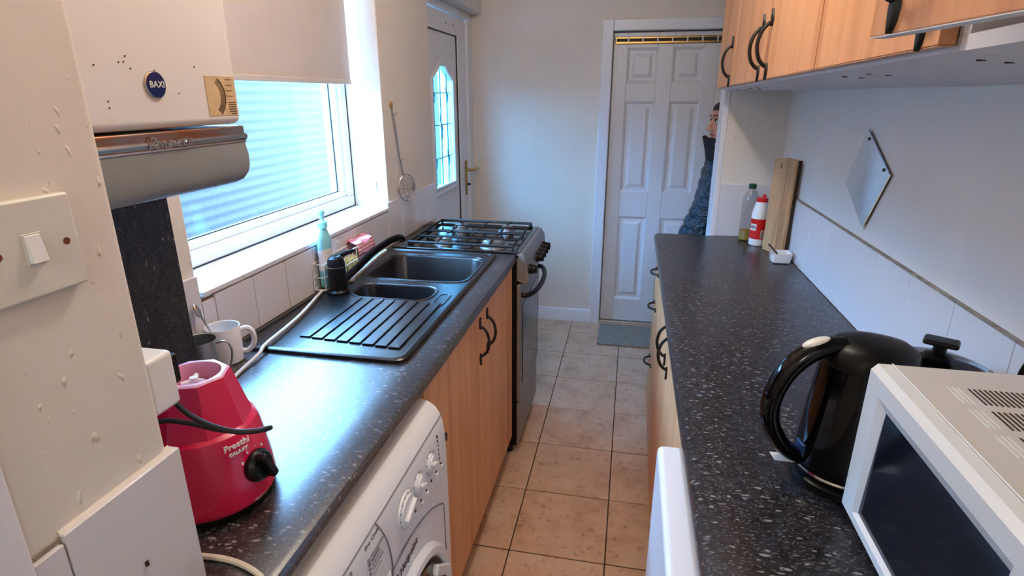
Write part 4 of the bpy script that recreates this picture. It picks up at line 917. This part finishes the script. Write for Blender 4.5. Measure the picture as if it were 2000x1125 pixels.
# bottles
rs = thing('salt_bottle', 'white plastic bottle with red cap and red label in front of the board', 'bottle', (0.540, 2.47, 0.9105))
x_, y_ = 0.532, 2.470
B().lathe([(0.026, 0), (0.031, 0.004), (0.032, 0.05), (0.032, 0.125), (0.030, 0.145), (0.023, 0.172), (0.021, 0.185)], (x_, y_, 0.9105), 28).out('body', 'white_plastic', rs)
B().lathe([(0.0325, 0.030), (0.0325, 0.112)], (x_, y_, 0.9105), 32, cap0=False, cap1=False).out('label_sleeve', 'red', rs)
cp = B().lathe([(0.0225, 0.180), (0.0225, 0.194), (0.019, 0.197)], (x_, y_, 0.9105), 20).out('cap', 'red', rs)
B().lathe([(0.007, 0.196), (0.006, 0.208), (0.003, 0.21)], (x_ + 0.006, y_, 0.9105), 12).out('spout', 'red', cp)
def wrap(name, mat, a0, a1, z0, z1, r, parent):
    n_ = 8; return B().loops([[(x_ + r * math.cos(a0 + (a1 - a0) * i / n_), y_ + r * math.sin(a0 + (a1 - a0) * i / n_), z) for i in range(n_ + 1)] for z in (z0, z1)], False, False, closed=False).out(name, mat, parent)
face = math.atan2(-y_, -x_)
wl = wrap('name_panel', 'white_ink', face - 1.15, face - 0.25, 0.975, 1.002, 0.0331, rs)
for i, ch in enumerate('SAXA'):
    a = face - 1.04 + 0.21 * i
    text(ch, 0.017, (x_ + 0.0336 * math.cos(a), y_ + 0.0336 * math.sin(a), 0.9885), (-math.sin(a), math.cos(a), 0), (0, 0, 1), 'ink', wl, 'lettering', depth=0.0003)
wb = wrap('barcode_panel', 'white_ink', face + 0.30, face + 0.75, 0.945, 0.978, 0.0331, rs)
for i in range(6): wrap('bar', 'ink', face + 0.35, face + 0.68, 0.9485 + 0.0046 * i, 0.9511 + 0.0046 * i, 0.0335, wb)
ob = thing('oil_bottle', 'clear plastic oil bottle with dark green cap, nearly empty', 'bottle', (0.512, 2.555, 0.9105))
x2, y2 = 0.506, 2.556
pr = [(0.028, 0), (0.033, 0.004)] + [(0.033 - 0.0012 * (i % 2), 0.015 + 0.013 * i) for i in range(12)] + [(0.031, 0.178), (0.024, 0.198), (0.0135, 0.212), (0.0125, 0.222)]
B().lathe(pr, (x2, y2, 0.9105), 28).out('body', 'clear', ob)
B().lathe([(0.0275, 0.0015), (0.031, 0.006), (0.0312, 0.042)], (x2, y2, 0.9105), 24).out('oil', 'oil', ob)
B().lathe([(0.0155, 0.219), (0.0155, 0.236), (0.014, 0.238)], (x2, y2, 0.9105), 20).out('cap', 'green_cap', ob)
# little square dish with a dark spoon
ds = thing('square_dish', 'small square white dish at the edge of the tiles', 'dish', (0.566, 2.215, 0.9105))
lq = lambda s_, z_: [(x, y, 0.9105 + z_) for x, y in rr(0.566 - s_, 0.566 + s_, 2.215 - s_, 2.215 + s_, s_ * 0.28, 3)]
B().loops([lq(0.026, 0), lq(0.031, 0.004), lq(0.036, 0.037), lq(0.034, 0.038), lq(0.0295, 0.01), lq(0.02, 0.007)]).out('body', 'china', ds)
sp = thing('black_spoon', 'small black spoon resting in the white dish', 'spoon', (0.56, 2.22, 0.92))
B().tube(catmull([(0.571, 2.212, 0.922), (0.552, 2.232, 0.945), (0.530, 2.258, 0.966)], 5), 0.0028, 8).out('stem', 'black', sp)
bb = B(); bb.ball((0.574, 2.209, 0.921), 0.010, 0.010, 0.0035); bb.out('bowl', 'black', sp)
# door mat
b = B(); pts = rr(-0.137, 0.50, 3.375, 3.725, 0.01, 2); b.prism(pts, 'z', 0.0012, 0.011)
tag(b.out('door_mat', 'mat', None, 0.003), 'grey door mat in front of the white panelled door', 'mat')
# ================================================================== person in the passage
pr_ = thing('person', 'person in a dark teal quilted coat standing half behind the wall end', 'person', (0.486, 3.10, 0))
def fuse(b, voxel, smooth_it=6, fac=0.5):
    """joins overlapping closed shapes into one continuous skin"""
    me = bpy.data.meshes.new('fuse'); bmesh.ops.recalc_face_normals(b.bm, faces=b.bm.faces); b.bm.to_mesh(me); b.bm.free()
    o = bpy.data.objects.new('fuse', me); col.objects.link(o)
    r = o.modifiers.new('r', 'REMESH'); r.mode = 'VOXEL'; r.voxel_size = voxel
    s = o.modifiers.new('s', 'SMOOTH'); s.factor = fac; s.iterations = smooth_it
    dg = bpy.context.evaluated_depsgraph_get(); out = bpy.data.meshes.new_from_object(o.evaluated_get(dg))
    bpy.data.objects.remove(o); bpy.data.meshes.remove(me); return out
def add_mesh(name, me, mat, parent):
    me.materials.clear(); me.materials.append(M[mat]); me.shade_smooth()
    o = bpy.data.objects.new(name, me); col.objects.link(o); o.parent = parent; return o
def ell_loops(sections, n=32, pw=1.0):
    return [[(cx + rx * math.cos(2 * PI * i / n), cy + ry * math.sin(2 * PI * i / n), z) for i in range(n)] for z, cx, cy, rx, ry in sections]
# local frame: faces -X, left side to the camera (-Y); z up from the floor
SH = {-1: (0.0, -0.165, 1.135), 1: (0.005, 0.165, 1.135)}
EL = {-1: (-0.150, -0.215, 0.86), 1: (-0.05, 0.225, 0.88)}
WR = {-1: (-0.195, -0.165, 0.63), 1: (-0.10, 0.19, 0.64)}
def limb(b, pts, radii, n=14, sub=5):
    P = catmull(pts, sub); k = len(P) - 1; R = []
    for i in range(len(P)):
        t = i / k * (len(radii) - 1); a = min(int(t), len(radii) - 2); R.append(radii[a] + (radii[a + 1] - radii[a]) * (t - a))
    b.tube(P, 0.01, n, radii=R)
b = B()
b.loops(ell_loops([(0.70, 0.02, 0, 0.09, 0.13), (0.80, 0.02, 0, 0.11, 0.15), (0.93, 0.02, 0, 0.095, 0.125), (1.06, 0.0, 0, 0.105, 0.15), (1.15, 0.0, 0, 0.095, 0.165), (1.20, -0.005, 0, 0.06, 0.09), (1.25, -0.015, 0, 0.047, 0.047), (1.30, -0.02, 0, 0.045, 0.045)]))
for s in (-1, 1):
    limb(b, [SH[s], EL[s], WR[s]], [0.05, 0.044, 0.038, 0.032, 0.025])
    limb(b, [(0.02, s * 0.075, 0.78), (0.0, s * 0.085, 0.43), (0.03, s * 0.088, 0.07)], [0.088, 0.075, 0.052, 0.05, 0.034])
body_me = fuse(b, 0.011)
# head: stacked cross-sections, with brow, nose, lips, chin and ears grown into it
HX, HZ = -0.02, 1.268
HR = Matrix.Translation((HX, 0, 0)) @ Matrix.Rotation(math.radians(13), 4, 'Z') @ Matrix.Translation((-HX, 0, 0))
prof = [(-0.05, -0.018, 0.060, 0.044), (-0.02, -0.040, 0.066, 0.048), (-0.006, -0.066, 0.072, 0.040), (0.006, -0.080, 0.078, 0.044), (0.02, -0.082, 0.084, 0.050), (0.035, -0.080, 0.088, 0.056), (0.05, -0.081, 0.094, 0.061),
 (0.065, -0.083, 0.098, 0.065), (0.08, -0.083, 0.102, 0.068), (0.095, -0.081, 0.105, 0.070), (0.108, -0.077, 0.107, 0.071), (0.118, -0.079, 0.108, 0.072), (0.128, -0.085, 0.109, 0.073),
 (0.145, -0.087, 0.109, 0.074), (0.163, -0.083, 0.106, 0.073), (0.180, -0.070, 0.098, 0.067), (0.195, -0.045, 0.078, 0.050), (0.203, -0.015, 0.045, 0.022)]
h = B(); L = []
for z, fx, bk, hw in prof:
    cx_ = (fx + bk) / 2; rx = (bk - fx) / 2
    L.append([(HX + cx_ + rx * math.cos(2 * PI * i / 40), hw * (abs(math.sin(2 * PI * i / 40)) ** 0.9) * (1 if math.sin(2 * PI * i / 40) > 0 else -1), HZ + z) for i in range(40)])
h.loops(L)
limb(h, [(HX - 0.074, 0, HZ + 0.122), (HX - 0.090, 0, HZ + 0.098), (HX - 0.101, 0, HZ + 0.076)], [0.008, 0.009, 0.0105], 10)
h.ball((HX - 0.101, 0, HZ + 0.072), 0.0115, 0.0105, 0.0095)
for s in (-1, 1):
    h.ball((HX - 0.088, s * 0.0125, HZ + 0.069), 0.010, 0.0075, 0.0075)
    limb(h, [(HX - 0.084, s * 0.010, HZ + 0.127), (HX - 0.080, s * 0.032, HZ + 0.131), (HX - 0.062, s * 0.052, HZ + 0.124)], [0.006, 0.0075, 0.005], 10)
    h.ball((HX - 0.052, s * 0.040, HZ + 0.080), 0.020, 0.020, 0.022)
    h.ball((HX + 0.014, s * 0.073, HZ + 0.092), 0.017, 0.008, 0.029)
h.ball((HX - 0.080, 0, HZ + 0.0515), 0.0085, 0.020, 0.0055); h.ball((HX - 0.078, 0, HZ + 0.0385), 0.0085, 0.018, 0.0060); h.ball((HX - 0.074, 0, HZ + 0.010), 0.014, 0.018, 0.013)
head_me = fuse(h, 0.0034, 5)
head_me.transform(HR)
bm = bmesh.new(); bm.from_mesh(body_me); bm.from_mesh(head_me)
hb = B(); hb.bm.free(); hb.bm = bm
for s in (-1, 1):     # hands: palm, four unequal fingers, thumb
    w = Vector(WR[s]); d_ = Vector((-0.15, -s * 0.10, -0.95)).normalized(); side = Vector((-0.95, 0, 0.15)); side = (side - d_ * side.dot(d_)).normalized()
    hb.tube([w - d_ * 0.012, w + d_ * 0.03, w + d_ * 0.07, w + d_ * 0.086], 0.03, 10, radii=[0.022, 0.029, 0.031, 0.018])
    for k, ln in enumerate((0.062, 0.072, 0.067, 0.052)):
        st_ = w + d_ * 0.07 + side * (0.021 - 0.014 * k); inw = Vector((0.004, -s * 0.012, 0))
        hb.tube([st_, st_ + d_ * ln * 0.5, st_ + d_ * ln * 0.85 + inw, st_ + d_ * ln + inw * 2], 0.0085, 8, radii=[0.009, 0.0085, 0.0078, 0.005])
    st_ = w + d_ * 0.025 + side * 0.022
    hb.tube([st_, st_ + side * 0.018 + d_ * 0.022, st_ + side * 0.020 + d_ * 0.052], 0.009, 8, radii=[0.011, 0.0095, 0.006])
bmesh.ops.recalc_face_normals(bm, faces=bm.faces)
bm.to_mesh(body_me); bm.free(); bpy.data.meshes.remove(head_me)
body = add_mesh('body', body_me, 'skin', pr_)
for s in (-1, 1):
    B().ball((HX - 0.0735, s * 0.031, HZ + 0.1105), 0.0105, 0.0125, 0.0085, 14, 8).xf(HR).out('eye', 'eye', body, local=True)
    B().ball((HX - 0.0815, s * 0.032, HZ + 0.1105), 0.004, 0.0058, 0.0058, 10, 6).xf(HR).out('iris', 'ink', body, local=True)
    B().tube(catmull([(HX - 0.0885, s * 0.013, HZ + 0.130), (HX - 0.0875, s * 0.031, HZ + 0.1375), (HX - 0.069, s * 0.051, HZ + 0.131)], 4), 0.0026, 6).xf(HR).out('eyebrow', 'hair', body, local=True)
    B().tube(catmull([(HX - 0.080, s * 0.018, HZ + 0.113), (HX - 0.084, s * 0.031, HZ + 0.1195), (HX - 0.073, s * 0.045, HZ + 0.112)], 4), 0.0024, 6).xf(HR).out('eyelid', 'hair', body, local=True)
B().tube(catmull([(HX - 0.073, -0.022, HZ + 0.044), (HX - 0.0865, -0.009, HZ + 0.046), (HX - 0.0875, 0, HZ + 0.045), (HX - 0.0865, 0.009, HZ + 0.046), (HX - 0.073, 0.022, HZ + 0.044)], 4), 0.0038, 6).xf(HR).out('lips', 'lips', body, local=True)
# hair drawn back from the brow into a low knot
hs = B(); L = []
for z, fx, bk, hw in [(0.02, 0.045, 0.100, 0.060), (0.06, 0.028, 0.114, 0.076), (0.10, 0.004, 0.121, 0.081), (0.130, -0.040, 0.124, 0.083), (0.146, -0.070, 0.123, 0.083), (0.162, -0.088, 0.120, 0.082), (0.183, -0.080, 0.112, 0.077), (0.201, -0.055, 0.09, 0.06), (0.212, -0.015, 0.05, 0.03)]:
    cx_ = (fx + bk) / 2; rx = (bk - fx) / 2; L.append([(HX + cx_ + rx * math.cos(2 * PI * i / 36), hw * math.sin(2 * PI * i / 36), HZ + z) for i in range(36)])
hs.loops(L); hs.ball((HX + 0.118, 0, HZ + 0.06), 0.036, 0.042, 0.038)
hm = fuse(hs, 0.006, 4); hm.transform(HR); add_mesh('hair', hm, 'hair', pr_)
# quilted coat over the same pose
c = B()
c.loops(ell_loops([(0.60, -0.01, 0, 0.150, 0.185), (0.70, -0.015, 0, 0.158, 0.188), (0.82, -0.02, 0, 0.155, 0.182), (0.95, -0.015, 0, 0.142, 0.170), (1.07, -0.005, 0, 0.130, 0.172), (1.15, -0.005, 0, 0.118, 0.180), (1.19, -0.01, 0, 0.10, 0.145), (1.23, -0.02, 0, 0.085, 0.10)]))
for s in (-1, 1): limb(c, [Vector(SH[s]) + Vector((0, -s * 0.04, 0.01)), SH[s], EL[s], WR[s]], [0.070, 0.076, 0.082, 0.084, 0.078, 0.068, 0.052], 18)
cm = fuse(c, 0.0085, 8)
bm = bmesh.new(); bm.from_mesh(cm); bm.normal_update()
for v in bm.verts:
    x, y, z = v.co; u = z + 0.22 * x + 0.010 * math.sin(23 * x + 17 * y); p = abs(math.sin(PI * u / 0.056)); q_ = abs(math.sin(PI * (x * 1.3 + y + 0.25 * z) / 0.12 + 0.6))
    v.co += v.normal * (0.013 * (p ** 0.45) * (0.5 + 0.5 * q_ ** 0.35) - 0.009)
bm.to_mesh(cm); bm.free()
coat = add_mesh('coat', cm, 'coat', pr_)
k_ = B(); L = []
for z, rx, ry, ox, tl in ((1.20, 0.098, 0.115, -0.018, 0.0), (1.235, 0.092, 0.094, -0.032, 0.010), (1.265, 0.090, 0.088, -0.044, 0.016), (1.288, 0.092, 0.088, -0.050, 0.022), (1.292, 0.084, 0.080, -0.046, 0.022), (1.25, 0.074, 0.072, -0.036, 0.010), (1.215, 0.07, 0.07, -0.028, 0.0)):
    L.append([(ox + rx * math.cos(2 * PI * i / 32), ry * math.sin(2 * PI * i / 32), z - 0.010 - tl * math.cos(2 * PI * i / 32) + 0.004 * math.sin(5 * PI * i / 16)) for i in range(32)])
k_.loops(L, False, False).out('collar', 'collar', coat, local=True)
B().tube(catmull([(-0.088, -0.072, 1.285), (-0.082, -0.088, 1.245), (-0.07, -0.10, 1.20)], 4), 0.0026, 6).out('zip', 'brass', coat, local=True)
t_ = B()
t_.loops(ell_loops([(0.66, 0.02, 0, 0.105, 0.15), (0.74, 0.02, 0, 0.115, 0.16), (0.82, 0.02, 0, 0.115, 0.15)]))
for s in (-1, 1): limb(t_, [(0.02, s * 0.078, 0.76), (0.0, s * 0.088, 0.43), (0.03, s * 0.09, 0.075)], [0.098, 0.085, 0.068, 0.062, 0.056])
add_mesh('trousers', fuse(t_, 0.012), 'trousers', pr_)
for s in (-1, 1):
    b = B(); b.loops([[(x * k + ox, s * 0.09 + y * k, z) for x, y in rr(-0.125, 0.10, -0.042, 0.042, 0.04, 4)] for z, k, ox in ((0.001, 0.96, -0.02), (0.012, 1.0, -0.02), (0.03, 0.97, -0.02), (0.055, 0.75, 0.0), (0.085, 0.52, 0.02))]); b.out('shoe', 'black', pr_, local=True)
